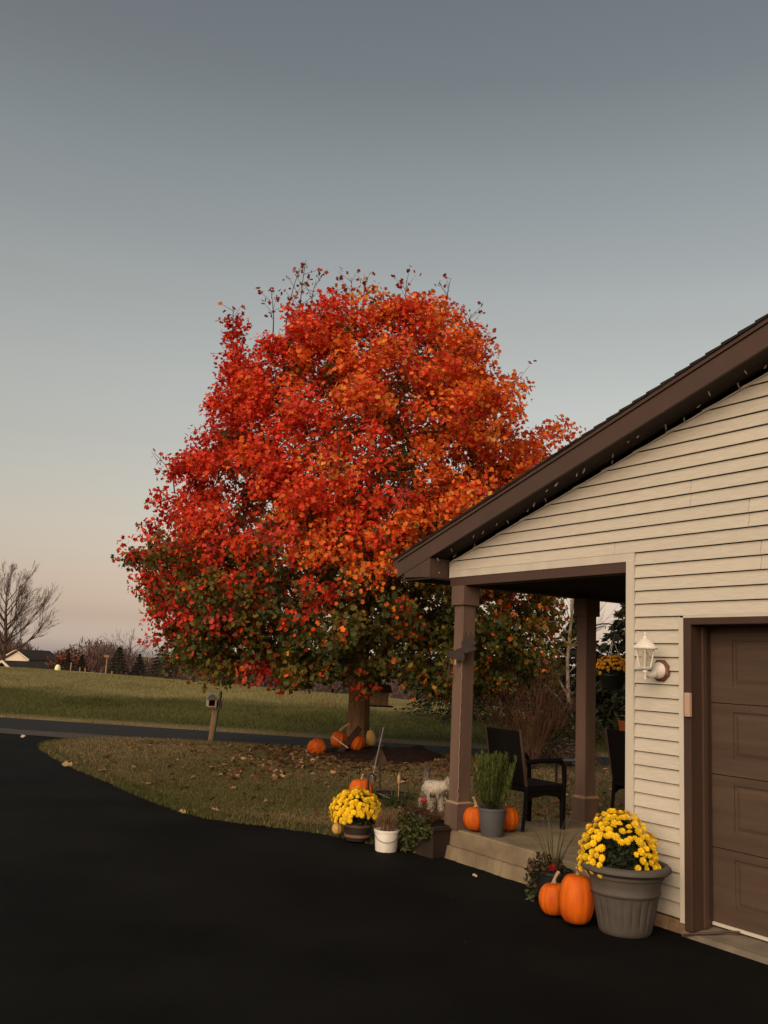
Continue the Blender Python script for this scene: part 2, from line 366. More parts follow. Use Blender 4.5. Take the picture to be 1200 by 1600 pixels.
lx, ly = np.meshgrid(np.arange(-7, 32, .12), np.arange(2.5, 22, .12)); lsd = poly_sd(lx, ly, LAWN)
lawn_ob = tag(link('lawn', grid_mesh('lawn', lx, ly, lawn_z(lx, ly, lsd), M['lawn'])), kind='structure')

# grass blades
def lawn_scatter(n, xr, yr, minsd=.0):
    X = RNG.uniform(*xr, n); Y = RNG.uniform(*yr, n); sd = poly_sd(X, Y, LAWN)
    lxx = (X - O.x) * UX.x + (Y - O.y) * UX.y; lyy = (X - O.x) * UY.x + (Y - O.y) * UY.y
    k = (sd > minsd) & ~((lxx > -2.95) & (lyy > -.1) & (lyy < 9)); X, Y = X[k], Y[k]
    return np.c_[X, Y, lawn_z(X, Y)]
P = np.concatenate([lawn_scatter(150000, (-6.6, 3.5), (9, 21), -.02), lawn_scatter(45000, (1, 11), (11, 22)), lawn_scatter(60000, (-3.5, 1.2), (9.2, 14), -.03)])
n = vnoise(P, 1.1, 5); k = sstep(n, -.5, .5)[:, None]
edge = (poly_sd(P[:, 0], P[:, 1], LAWN) < .25)
c = (np.array([.15, .125, .05]) * k + np.array([.26, .19, .095]) * (1 - k)) * RNG.uniform(.55, 1.35, (len(P), 1))
grn = (RNG.random(len(P)) < .25) | (edge & (RNG.random(len(P)) < .6)); c[grn] = np.array([.07, .082, .022]) * RNG.uniform(.6, 1.3, (grn.sum(), 1))
H = RNG.uniform(.018, .05, len(P)) * np.where(edge, 1.3, 1)
tag(link('lawn_grass', blades('lawn_grass', P - [0, 0, .004], H, RNG.uniform(.1, .9, len(P)), np.full(len(P), .009), c, M['blade'])), 'short olive and tan grass covering the front lawn', 'grass', kind='stuff')
X = RNG.uniform(-24, 14, 170000); s = RNG.uniform(.1, 24, 170000) ** 1.0; Y = 25.35 + (s - (X + 9.85) * ROADN[0]) / ROADN[1]
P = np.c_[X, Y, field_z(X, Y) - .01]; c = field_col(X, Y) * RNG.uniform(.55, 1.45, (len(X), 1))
H = (RNG.uniform(.035, .11, len(X)) + .05 * (vnoise(P, 1.6, 8) > .35)) * np.where(s < 1.4, .5, 1)
tag(link('field_grass', blades('field_grass', P, H, RNG.uniform(.2, 1.2, len(X)), np.full(len(X), .02), c, M['blade'])), 'rough olive and straw grass on the field across the road', 'grass', kind='stuff')

# ------------------------------------------------------------------ house
house = thing('house', 'beige sided house with brown trim, open corner porch and brown garage door', 'house', O, HROT)
RS = .2938; XW = -2.93; XR = 6.3; RIDGE = (XW + XR) / 2
def rz(x): return 2.8415 + RS * ((x if x < RIDGE else 2 * RIDGE - x) + 2.924)
EX = .1015; Z0 = .105; OH = -.26
# siding boards: bottom edge kicks out, top edge tucks under the next course
def board(x0, x1, z0, x0t=None, x1t=None, z1=None):
    z1 = z1 or z0 + EX; x0t = x0 if x0t is None else x0t; x1t = x1 if x1t is None else x1t
    mb = MB(); g = .002
    mb.add([(x0 + g, -.021, z0 + .008), (x1 - g, -.021, z0 + .008), (x1t - g, -.003, z1 + .002), (x0t + g, -.003, z1 + .002), (x0 + g, .0, z0 + .010), (x1 - g, .0, z0 + .010),
            (x0 + g, -.021, z0 + .011), (x1 - g, -.021, z0 + .011)],
           [(6, 7, 2, 3), (0, 1, 7, 6), (4, 5, 1, 0), (0, 6, 3, 4), (1, 5, 2, 7)])
    o = mb.build('siding_board', M['siding'], house); return o
DL, DR, DT = .022, 5.0, 2.226          # garage frame outer edges
joints = {}
zc = Z0; row = 0; jr = random.Random(3)
known = {3.137: .089, 3.003: .596, 2.866: -.683, 2.635: .686}
cuts_for = {}
rows = []
while zc < rz(RIDGE) - .03:
    rows.append(zc); zc += EX
def cut_at(z):
    for kz, kx in known.items():
        if kz - .13 < z + EX / 2 < kz + .08: return [kx, kx + 2.6]
    r_ = random.Random(int((z - Z0) / EX) // 2 * 13 + 5); return [1.3 + r_.random() * 1.6, 3.4 + r_.random() * 1.6]
for z in rows:
    zt = min(z + EX, rz(RIDGE) - .001)
    if z < 2.2 - .02:
        board(-.462, -.024, z); board(DR + .03, XR, z); continue
    if z < 2.69:
        l, lt = -.462, -.462; r, r_t = XR, XR
    else:
        l = max(XW, -2.924 + (z - 2.8415) / RS); lt = max(XW, -2.924 + (zt - 2.8415) / RS); r, r_t = 2 * RIDGE - l, 2 * RIDGE - lt
    xs = [l] + [c for c in cut_at(z) if max(l, lt) + .1 < c < min(r, r_t) - .1] + [r]
    for i in range(len(xs) - 1):
        board(xs[i], xs[i + 1], z, lt if i == 0 else None, r_t if i == len(xs) - 2 else None, zt)
# backing sheathing behind the boards
mb = MB()
mb.prism([(-.55, .1), (-.02, .1), (-.02, 2.3), (DR, 2.3), (DR, .1), (XR, .1), (XR, 2.75), (RIDGE, rz(RIDGE) - .03), (XW, 2.80), (XW, 2.70), (-.55, 2.70)], 'y', .001, .12)
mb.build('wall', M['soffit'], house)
mb = MB(); mb.box(-.55, -.43, .12, 9, .1, 2.66); mb.box(XR - .12, XR, .12, 9, .1, 2.66); mb.box(-.43, XR - .12, 8.9, 9, .1, 2.66); mb.build('side_wall', M['siding'], house)
# trim
mb = MB(); mb.box(-.55, -.47, -.022, .115, .12, 2.692); mb.box(-.47, -.464, -.026, .0, .12, 2.70); mb.build('corner_trim', M['trim'], house, bevel=.003)
mb = MB(); mb.box(XW, -.465, -.018, .0, 2.684, 2.752); mb.build('starter_trim', M['trim'], house)
mb = MB(); mb.box(-.024, .018, -.021, 0, .085, DT + .004); mb.box(.018, DR, -.021, 0, DT + .001, DT + .02); mb.build('channel_trim', M['trim'], house)
mb = MB(); mb.box(XW - .004, XW + .006, -.024, 0, 2.68, 2.84)
L = math.hypot(1, RS)
for xa, xb in ((XW, RIDGE),):
    mb.add([(xa, -.024, rz(xa) - .012), (xb, -.024, rz(xb) - .012), (xb, -.024, rz(xb)), (xa, -.024, rz(xa)), (xa, 0, rz(xa) - .012), (xb, 0, rz(xb) - .012), (xb, 0, rz(xb)), (xa, 0, rz(xa))],
           [(0, 1, 2, 3), (4, 0, 3, 7), (5, 4, 0, 1), (3, 2, 6, 7)])
mb.build('rake_trim', M['trim'], house)
# porch beams, ceiling, posts
mb = MB(); mb.box(XW, -.551, -.012, .13, 2.598, 2.683); mb.box(XW, XW + .14, .13, 6.2, 2.598, 2.683); mb.box(XW + .14, -.551, 6.06, 6.2, 2.598, 2.683)
mb.build('porch_beam', M['brown'], house, bevel=.003)
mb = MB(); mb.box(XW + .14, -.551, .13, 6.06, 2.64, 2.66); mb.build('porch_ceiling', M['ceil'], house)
def porch_post(x, y):
    e = bpy.data.objects.new('porch_post', None); COL.objects.link(e); e.parent = house; e.location = (x, y, 0)
    MB().box(-.074, .074, -.074, .074, .27, 2.45).build('shaft', M['post'], e, bevel=.004)
    MB().box(-.1, .1, -.1, .1, 2.405, 2.597).build('capital', M['post'], e, bevel=.004)
    MB().box(-.098, .098, -.098, .098, .277, .505).build('base', M['post'], e, bevel=.004)
    mb = MB(); mb.frustum(0, 0, .505, .53, .1, .077); mb.build('base_cap', M['wood'], e)
for x, y in ((-2.782, .074), (-2.782, 1.72), (-2.782, 5.9)): porch_post(x, y)
# rake fascia, soffit, cornice return
def sl(xa, xb, y0, y1, d0, d1):        # sloped bar between rake offsets d0..d1 (vertical)
    return [(xa, y0, rz(xa) + d0), (xb, y0, rz(xb) + d0), (xb, y1, rz(xb) + d0), (xa, y1, rz(xa) + d0),
            (xa, y0, rz(xa) + d1), (xb, y0, rz(xb) + d1), (xb, y1, rz(xb) + d1), (xa, y1, rz(xa) + d1)], \
           [(0, 3, 2, 1), (4, 5, 6, 7), (0, 1, 5, 4), (1, 2, 6, 5), (2, 3, 7, 6), (3, 0, 4, 7)]
XE = -3.545
mb = MB()
for s_ in (1, -1):
    f = lambda x: x if s_ == 1 else 2 * RIDGE - x
    a, b = (XE, RIDGE) if s_ == 1 else (RIDGE, 2 * RIDGE - XE)
    mb.add(*sl(a, b, OH, OH + .022, .037, .196))
mb.build('rake_fascia', M['brown'], house, bevel=.003)
mb = MB()
for a, b in ((XE, RIDGE), (RIDGE, 2 * RIDGE - XE)): mb.add(*sl(a, b, OH - .014, OH + .022, .198, .232))
mb.build('drip_edge', M['brown'], house, bevel=.003)
mb = MB()
for a, b in ((-2.95, RIDGE), (RIDGE, 2 * RIDGE + 2.95)): mb.add(*sl(a, b, OH + .022, -.001, .04, .052))
mb.build('rake_soffit', M['soffit'], house)
mb = MB(); ztp = lambda x: rz(x) + .036
mb.prism([(-3.40, 2.69), (-2.955, 2.672), (-2.955, ztp(-2.955)), (-3.42, ztp(-3.42))], 'y', OH + .004, -.003)
mb.build('cornice_return', M['brown'], house, bevel=.003)
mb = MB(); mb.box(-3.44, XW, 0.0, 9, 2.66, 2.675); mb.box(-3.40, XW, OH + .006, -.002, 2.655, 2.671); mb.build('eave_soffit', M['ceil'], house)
mb = MB(); mb.box(-3.47, -3.44, OH + .03, 9, 2.675, 2.86); mb.build('eave_fascia', M['brown'], house)
# roof with stepped shingle courses
roof = bpy.data.objects.new('roof', None); COL.objects.link(roof); roof.parent = house
cw = .145; nrow = int((RIDGE - XE + .05) * L / cw) + 1
for s_ in (1, -1):
    mb = MB()
    for i in range(nrow):
        xa = XE - .035 + i * cw / L; xb = min(xa + cw / L + .02, RIDGE + .01)
        za, zb = rz(xa) + .236, rz(xb) + .233
        q = [(xa, za + .022), (xb, zb + .012), (xb, zb - .004), (xa, za - .004)]
        if s_ == -1: q = [(2 * RIDGE - p[0], p[1]) for p in q]
        y0 = OH - .022 - random.uniform(0, .006)
        x = y0
        mb.prism(q, 'y', y0, 9.3)
    o = mb.build('shingle_courses', M['shingle'], roof); o['kind'] = 'stuff'
mb = MB(); mb.prism([(XE - .02, 2.90), (XE - .02, 2.80), (XE - .10, 2.80), (XE - .115, 2.90), (XE - .108, 2.90), (XE - .095, 2.807), (XE - .027, 2.807), (XE - .027, 2.90)], 'y', OH + .04, 9.2)
mb.box(XE - .108, XE - .022, OH + .036, OH + .042, 2.80, 2.895)
mb.build('gutter', M['brown'], roof)
# garage door
gd = bpy.data.objects.new('garage_door', None); COL.objects.link(gd); gd.parent = house
MB().box(DL, DL + .066, -.026, .0, .045, DT - .001).build('door_frame', M['frame'], gd, bevel=.004)
MB().box(DL + .066, DR, -.026, .0, DT - .05, DT - .001).build('door_header', M['frame'], gd, bevel=.004)
mb = MB(); mb.box(DL + .05, DL + .064, .0, .26, .05, DT - .02); mb.build('jamb', M['frame'], gd)
mb = MB(); mb.box(DL + .064, DL + .082, .095, .135, .06, DT - .06); mb.build('door_stop', M['brown'], gd)
MB().box(DL + .05, DR, .0, .30, DT - .05, DT - .03).build('head_jamb', M['frame'], gd)
MB().box(DR - .066, DR, -.026, .26, .045, DT - .05).build('door_frame', M['frame'], gd, bevel=.004)
def section(z0, z1):
    mb = MB(); yf = .2; xa, xb = DL + .066, DR - .067; h = z1 - z0 - .006; z0 += .003
    px0 = xa + .19; pw, gap = .52, .16; xs = []
    x = px0
    while x + pw < xb: xs.append((x, x + pw)); x += pw + gap
    pz0, pz1 = z0 + .12, z0 + h - .055
    mb.box(xa, xb, yf + .004, yf + .045, z0, z0 + h)           # body
    # face with recessed panels: stiles and rails proud of the recess, raised field inside it
    ed = [xa] + [t for p in xs for t in p] + [xb]
    for i in range(0, len(ed), 2): mb.box(ed[i], ed[i + 1], yf - .005, yf + .003, z0, z0 + h)
    for a, b in xs:
        mb.box(a, b, yf - .005, yf + .003, z0, pz0); mb.box(a, b, yf - .005, yf + .003, pz1, z0 + h)
        mb.add([(a + .02, yf + .0035, pz0 + .02), (b - .02, yf + .0035, pz0 + .02), (b - .02, yf + .0035, pz1 - .02), (a + .02, yf + .0035, pz1 - .02),
                (a + .045, yf - .0025, pz0 + .045), (b - .045, yf - .0025, pz0 + .045), (b - .045, yf - .0025, pz1 - .045), (a + .045, yf - .0025, pz1 - .045)],
               [(4, 5, 6, 7), (0, 1, 5, 4), (1, 2, 6, 5), (2, 3, 7, 6), (3, 0, 4, 7)])
    mb.build('door_section', M['door'], gd)
MB().box(DL + .066, DR - .067, .196, .24, 2.125, DT - .051).build('top_seal', M['frame'], gd)
for i in range(4): section(.1 + i * .507, .1 + (i + 1) * .507)
mb = MB(); mb.box(DL + .066, DR - .067, .185, .235, .078, .1); mb.build('weather_strip', M['trim'], gd)
# block foundation under the siding, brick by brick
fd = bpy.data.objects.new('foundation', None); COL.objects.link(fd); fd.parent = house
MB().box(-.52, .02, .006, .1, -.05, .1).build('mortar_bed', M['mortar'], fd)
bw = .185; meb = MB().box(0, bw - .006, -.012, .02, .0, .09).mesh('brick', M['brick'])
for i in range(3):
    o = link('brick', meb, fd, (-.51 + i * bw, random.uniform(-.003, .003), random.uniform(.003, .007))); o.scale.x = 1 if i < 2 else .86
# concrete apron
mb = MB(); mb.add([(.0, -.03, .0), (DR, -.05, 0), (DR, .30, 0), (0, .30, 0), (.0, -.02, .035), (DR, -.035, .035), (DR, .3, .075), (0, .3, .075)],
                  [(4, 5, 6, 7), (0, 1, 5, 4), (1, 2, 6, 5), (3, 0, 4, 7)])
o = mb.build('garage_apron', M['concdk'], None, O, rot=(0, 0, HROT)); tag(o, kind='structure')
# porch slab: thick top step on a rougher footing
mb = MB(); mb.box(-2.93, -1.62, .002, 6.2, .115, .277); mb.box(-1.614, -.552, .002, 6.2, .115, .277)
o = mb.build('porch_slab', M['conc'], None, O, rot=(0, 0, HROT), bevel=.012); tag(o, kind='structure')
xs = np.linspace(-2.96, -.552, 60); mb = MB()
fr = [(x, -.028 - .018 * random.random(), 0) for x in xs]; tp = [(x, -.016 - .012 * random.random(), .112 + .008 * random.random()) for x in xs]
mb.add(fr + tp + [(x, .03, .118) for x in xs], [(i, i + 1, 61 + i, 60 + i) for i in range(59)] + [(60 + i, 61 + i, 121 + i, 120 + i) for i in range(59)])
mb.box(-2.96, -2.94, -.02, 6.2, 0, .115)
o = mb.build('porch_footing', M['conc'], None, O, rot=(0, 0, HROT)); tag(o, kind='structure')

# things fixed to the house (top level)
def on_house(name, label, cat, x, y, z, rz_=0, group=None): return thing(name, label, cat, hw(x, y, z), HROT + rz_, group)
kp = on_house('keypad', 'small pinkish beige door keypad on the brown garage frame', 'keypad', .075, -.0, 1.60)
MB().box(-.022, .026, -.058, -.027, -.085, .085).build('housing', M['keypad'], kp, bevel=.005)
MB().box(-.012, .018, -.0605, -.0585, -.07, .07).build('cover', M['keypad'], kp, bevel=.003)
hose = MB(); hose.tube([(0.03, -.05, .016), (.12, -.03, .045), (.2, .05, .06), (.27, .13, .08), (.33, .17, .085)], .009, 8)
tag(hose.build('cable', M['frame'], None, O, rot=(0, 0, HROT), smooth=40), 'dark cable lying over the apron at the foot of the garage frame', 'cable')

# wall lantern
lan = on_house('wall_lantern', 'cream six sided carriage lantern on a copper plate beside garage', 'lantern', -.19, -.017, 1.837)
mb = MB(); mb.lathe([(.0, 0), (.085, 0), (.085, .018), (.07, .028), (0, .028)], 8, cap=False); mb.build('mounting_plate', M['copper'], lan, rot=(pi / 2, R(22), 0))
mb = MB(); mb.lathe([(0, .0285), (.062, .0285), (.058, .05), (.035, .075), (.0, .085)], 24, cap=False)
mb.build('boss', M['white'], lan, rot=(pi / 2, 0, 0), smooth=40)
mb = MB(); mb.tube([(.0, -.05, -.0), (.005, -.1, -.035), (.012, -.15, -.04), (.02, -.19, -.02), (.022, -.2, .0)], [.03, .026, .022, .018, .016], 12)
mb.build('arm', M['white'], lan, smooth=50)
lc = (.022, -.2)
mb = MB(); mb.lathe([(0, -.075), (.008, -.07), (.006, -.055), (.012, -.045), (.012, -.03), (.02, -.02), (.018, 0), (.045, .008), (.048, .018), (0, .018)], 12, (*lc, 0), cap=False)
mb.build('base', M['white'], lan, smooth=40)
mb = MB()
for i in range(6):
    t = pi / 3 * i + .2; a = (lc[0] + .045 * cos(t), lc[1] + .045 * sin(t), .015); b = (lc[0] + .075 * cos(t), lc[1] + .075 * sin(t), .155); mb.tube([a, b], .0058, 6)
mb.build('cage', M['white'], lan)
for i in range(6):
    t, t2 = pi / 3 * i + .2, pi / 3 * (i + 1) + .2
    q = [(lc[0] + r * cos(tt), lc[1] + r * sin(tt), z) for r, z, tt in ((.043, .02, t), (.043, .02, t2), (.072, .15, t2), (.072, .15, t))]
    ce = Vector((lc[0], lc[1], .08)); q2 = [tuple(Vector(p) + (ce - Vector(p)).normalized() * .002) for p in q]
    mb = MB(); mb.add(q + q2, [(0, 1, 2, 3), (7, 6, 5, 4), (0, 4, 5, 1), (1, 5, 6, 2), (2, 6, 7, 3), (3, 7, 4, 0)]); mb.build('pane', M['glass'], lan)
mb = MB(); mb.lathe([(.092, .152), (.094, .16), (.07, .185), (.052, .205), (.035, .222), (.018, .228), (.014, .245), (.006, .25), (.011, .262), (.006, .272), (0, .275)], 12, (*lc, 0), rad=lambda t, i: 1 + (.05 * cos(6 * (t - .2)) if i < 4 else 0), cap=False)
mb.add([(lc[0] + .09 * cos(pi / 6 * j), lc[1] + .09 * sin(pi / 6 * j), .152) for j in range(12)], [tuple(range(12))[::-1]])
mb.build('cap', M['white'], lan, smooth=35)
mb = MB(); mb.lathe([(0, .02), (.012, .022), (.013, .06), (.022, .075), (.026, .1), (.018, .125), (0, .135)], 16, (*lc, 0), cap=False); mb.build('bulb', M['bulb'], lan, smooth=60)

# string lights under the rake
slt = on_house('string_lights', 'string of small clear mini lights hanging under the brown rake soffit', 'string lights', 0, 0, 0)
mb = MB(); pts = []
for i in range(60):
    x = -2.90 + i * .08; pts.append((x, -.10 - .02 * sin(i * 1.7), rz(x) + .032 - .006 * (i % 3 == 1)))
mb.tube(pts, .0022, 4); mb.build('wire', M['soffit'], slt)
bme = MB().lathe([(0, 0), (.0055, -.006), (.0065, -.03), (.004, -.042), (0, -.046)], 6, cap=False).mesh('light_bulb', M['minibulb'], 60)
for i in range(30):
    x = -2.93 + i * .15 + random.uniform(-.06, .06); a = random.uniform(-.9, .9)
    link('light_bulb', bme, slt, (x, -.13 + random.uniform(-.08, .09), rz(x) + .03), (a, random.uniform(-.5, .5), 0), random.uniform(.8, 1.15))
for i in range(7):
    link('light_bulb', bme, slt, (-2.99 + random.uniform(-.02, .03), -.12 + random.uniform(-.06, .06), 2.70 + .02 * i), (random.uniform(-1, 1), random.uniform(-1, 1), 0))
pw = on_house('post_light_wire', 'thin pale light wire twisted up the edge of the porch corner post', 'light wire', -2.782, .074, 0)
mb = MB(); pts = []
for i in range(26):
    z = .54 + i * .053; pts.append((.077 + .006 * sin(i * 2.1), -.077 - .004 * cos(i * 3.3), z))
    if i % 5 == 2: pts += [(.1, -.08, z + .012), (.079, -.078, z + .02)]
mb.tube(pts, .0026, 5); mb.build('wire', M['wirepale'], pw)
mb = MB(); mb.tube([(-.11, -.09, .545), (-.06, -.105, .525), (.0, -.1, .52), (.09, -.104, .515), (.105, -.09, .518), (.103, .02, .52), (.104, .1, .52)], .005, 6); mb.build('wrap', M['wirepale'], pw)

# metal ornament on the corner post
orn = on_house('metal_ornament', 'dark iron leaf and bird silhouette bracket hung on the porch corner post', 'ornament', -2.705, -.005, 1.93)
def plate(poly, y0=-.006, y1=.0):
    return MB().prism(poly, 'y', y0, y1)
plate([(-.02, .04), (.05, .06), (.04, .10), (.07, .15), (.055, .185), (.085, .17), (.10, .21), (.115, .165), (.135, .135), (.15, .17), (.16, .22), (.19, .17), (.235, .175), (.21, .13), (.25, .10), (.19, .07), (.26, .045), (.16, .02), (.10, .0), (-.05, .02)]).build('leaf_plate', M['rust'], orn, loc=(-.02, -.03, 0), rot=(0, 0, R(8)))
plate([(-.13, -.01), (-.13, .03), (-.115, .03), (-.115, .01), (-.09, .005), (-.09, .025), (-.07, .02), (-.03, .03), (.02, .035), (.08, .02), (.10, -.03), (.09, -.075), (.0, -.065), (-.05, -.05), (-.10, -.045), (-.13, -.04)]).build('bracket', M['rust'], orn, loc=(0, -.05, 0), rot=(0, 0, R(8)))
mb = MB(); mb.tube([(-.12, -.06, -.03), (-.125, -.06, -.08), (-.127, -.06, -.16)], .005, 6); mb.build('hanger', M['rust'], orn)
MB().box(-.152, -.108, -.066, -.056, -.25, -.155).build('tag', M['rust'], orn, bevel=.004)
mb = MB(); mb.tube([(-.04, .0, -.07), (-.04, -.055, -.075)], .012, 8); mb.tube([(-.035, -.05, -.06), (-.03, -.055, -.11)], .011, 8); mb.build('hook', M['stem'], orn)

# ------------------------------------------------------------------ pumpkins
def pumpkin(name, label, loc, r, h, rz_=0, tilt=(0, 0), stem=.06, stem_lean=.3, ribs=11, depth=.085, mt='pumpkin', cat='pumpkin', group='pumpkins set out for autumn', pear=0):
    t = thing(name, label, cat, loc, rz_, group)
    prof = []
    for i in range(17):
        a = -pi / 2 + pi * i / 16; rr_ = r * max(cos(a), 0) ** .8; zz = h / 2 + h / 2 * sin(a) * (1 if abs(sin(a)) < .8 else 1 - .12 * (abs(sin(a)) - .8) / .2)
        rr_ *= 1 - pear * (sin(a) * .5 + .5); prof.append((max(rr_, .001), zz))
    mb = MB(); mb.lathe(prof, 66, rad=lambda th_, i: 1 - depth * (abs(cos(ribs * th_ / 2 + .4 * sin(th_ * 2))) ** 6) + .025 * sin(th_ * 2 + 1), cap=True)
    o = mb.build('body', M[mt], t, smooth=70)
    zz = h * .95; q = []
    for i in range(6): f_ = i / 5; q.append((stem_lean * stem * f_ ** 2, .15 * stem * f_, zz + stem * f_))
    mb = MB(); mb.tube(q, [.32 * stem, .2 * stem, .16 * stem, .15 * stem, .16 * stem, .2 * stem], 6); mb.build('stem', M['stem'], t, smooth=50)
    t.rotation_euler = (tilt[0], tilt[1], rz_)
    return t
pumpkin('pumpkin', 'round pumpkin on the driveway, the shorter of two beside the big grey pot', hw(-.765, -.52), .118, .245, .4, (0, R(-3)), .075, .7)
pumpkin('pumpkin', 'tall oval pumpkin touching the front of the big fluted grey pot', hw(-.495, -.57), .134, .375, 1.2, (R(2), 0), .05, -.5, 10, .035)
pumpkin('pumpkin', 'pumpkin with long pale stem between the corner post and grey rosemary pot', hw(-2.565, .115, .277), .122, .235, .5, (0, 0), .09, -.3)
pumpkin('pumpkin', 'pumpkin mostly hidden behind the right side of the rosemary pot', hw(-2.47, .40, .277), .125, .25, 2.1, (0, 0), .05, .4)
pumpkin('pumpkin', 'large pumpkin standing on the lawn behind the yellow mum with the hook', (-.13, 12.6, .02), .165, .32, .9, (0, 0), .06, .6)
def lawn_pt(x, y, dz=0): return (x, y, lz(x, y) + dz)
TREE = (-.32, 19.2)
pumpkin('pumpkin', 'pumpkin lying on its side on the grass, leftmost of those under the maple', lawn_pt(-.95, 17.75, .17), .165, .44, R(205), (R(102), R(0)), .05, .2)
pumpkin('pumpkin', 'pumpkin with tall pale stem behind the crossed boards under the maple', lawn_pt(-.68, 18.55, .07), .165, .33, .3, (0, R(8)), .17, .9)
pumpkin('pumpkin', 'round pumpkin resting against the foot of the maple trunk', lawn_pt(-.38, 18.3, .07), .175, .33, 1.2, (R(22), 0), .04, .3)
pumpkin('gourd', 'pale yellow gourd upright against the right side of the maple trunk', lawn_pt(-.04, 18.75, .10), .11, .34, 0, (0, R(-6)), .05, .2, 9, .02, 'gourd', 'gourd', None, .3)
pumpkin('small_gourd', 'small peach coloured gourd on the grass edge beside the mum barrel', (-.33, 10.22, .03), .058, .125, .2, (0, 0), .02, .2, 9, .08, 'gourd', 'gourd', None)

# ------------------------------------------------------------------ mums
def mum_mesh(name, material):
    mb = MB()
    for lay, (r, z, n, lift) in enumerate(((.5, .0, 12, .1), (.42, .1, 11, .2), (.28, .2, 8, .25))):
        for i in range(n):
            t = 2 * pi * (i + .5 * (lay % 2)) / n; d = pi / n * .8
            mb.add([(0, 0, z), (r * .7 * cos(t - d), r * .7 * sin(t - d), z + lift * .7), (r * cos(t), r * sin(t), z + lift * .45), (r * .7 * cos(t + d), r * .7 * sin(t + d), z + lift * .7)], [(0, 1, 2, 3)])
    return mb.mesh(name, material)
MUM, MUMSH = mum_mesh('flower', M['petal']), mum_mesh('flower', M['petalsh'])
def dome_foliage(parent, c, rx, rz_, n, size, cols, zmin=-.1):
    d = unit(RNG.normal(size=(n, 3))); d[:, 2] = np.abs(d[:, 2]) * (1 - zmin) + zmin
    P = np.array(c) + d * np.array([rx, rx, rz_]) * RNG.uniform(.55, 1.0, (n, 1)) ** .5
    o = link('foliage', leaves('foliage', P, d + RNG.normal(size=(n, 3)) * .6, RNG.uniform(.7, 1.3, n) * size, pick(cols, n), M['leaf'], OVAL), parent); o['kind'] = 'stuff'
    mb = MB()
    for i in range(26):
        a = random.uniform(0, 2 * pi); e = random.uniform(.15, 1); q = (c[0] + rx * .8 * cos(a) * e, c[1] + rx * .8 * sin(a) * e, c[2] + rz_ * .8 * (1 - e * .7))
        mb.tube([(c[0] + .05 * cos(a), c[1] + .05 * sin(a), c[2] - .05), ((c[0] + q[0]) / 2, (c[1] + q[1]) / 2, c[2] + (q[2] - c[2]) * .7), q], [.005, .004, .002], 4, False)
    mb.build('stems', M['green'], parent)['kind'] = 'stuff'
def flowers(parent, c, rx, rz_, n, size, me, keep, zmin=-.25):
    k = 0; pl = []; tries = 0
    while k < n and tries < n * 60:
        tries += 1
        d = Vector((random.gauss(0, 1), random.gauss(0, 1), random.gauss(0, 1))).normalized()
        if d.z < zmin or not keep(d): continue
        p = Vector((c[0] + d.x * rx, c[1] + d.y * rx, c[2] + d.z * rz_)) * 1
        mn = size * .56
        if any((p - q).length < mn for q in pl): continue
        pl.append(p); nrm = (d + Vector((random.gauss(0, .25), random.gauss(0, .25), .25))).normalized()
        q = nrm.to_track_quat('Z', 'Y').to_euler(); sz = size * random.uniform(.8, 1.2)
        link('flower', me, parent, p + d * random.uniform(-.02, .02), q, (sz, sz, sz * random.uniform(.7, 1.1))); k += 1
DKG = [(.012, .018, .007), (.018, .026, .009), (.025, .032, .012)]
bp = on_house('potted_chrysanthemum', 'yellow mum dome in a large fluted grey pot beside the garage', 'potted plant', -.235, -.345, 0)
def flute(t, i): return 1
prof = [(.0, .0), (.172, .0), (.178, .012), (.185, .03)]
mb = MB()
def flu(t, i):
    z = FPROF[i][1]
    if .05 < z < .27: return 1 - .035 * max(0, cos(22 * t)) ** 2 * min(1, (z - .04) / .05) * min(1, (.275 - z) / .04)
    return 1
FPROF = [(.002, 0), (.168, 0), (.178, .008)] + [(.180 + .085 * (z / .42), z) for z in (.03, .055, .08, .11, .14, .17, .2, .225, .245, .258, .266)] + \
        [(.241, .272), (.247, .280), (.247, .292), (.242, .3), (.2445, .34), (.254, .385), (.268, .388), (.272, .40), (.266, .412), (.285, .416)]
mb.lathe(FPROF, 132, rad=flu, cap=False); mb.build('pot', M['potgrey'], bp, smooth=50)
mb = MB(); mb.lathe([(.27, .412), (.30, .42), (.318, .435), (.318, .455), (.30, .472), (.275, .474), (.262, .46), (.25, .40), (.24, .38), (.001, .38)], 72, cap=False); mb.build('rim', M['potgrey'], bp, smooth=50)
mb = MB(); mb.lathe([(.001, .405), (.12, .41), (.252, .40)], 32, cap=False); mb.build('soil', M['soil'], bp)
camd = Vector((-cos(AZ) * 0, 0, 0))
vd = hw(-.315, -.345) - Vector((0, 0, 0)); vl = Vector((-(vd.x * UX.x + vd.y * UX.y), -(vd.x * UY.x + vd.y * UY.y), 0)).normalized()   # towards the drive
side = Vector((0, 0, 1)).cross(vl)
def keep_big(d):
    f_ = d.dot(vl); s_ = d.dot(side)
    return not (f_ > .35 and abs(s_ - .02) < .42 and d.z < .5) or (random.random() < .0006)
dome_foliage(bp, (-.03, -.03, .46), .245, .31, 2600, .04, DKG)
flowers(bp, (-.03, -.03, .475), .262, .335, 270, .058, MUM, keep_big, -.22)

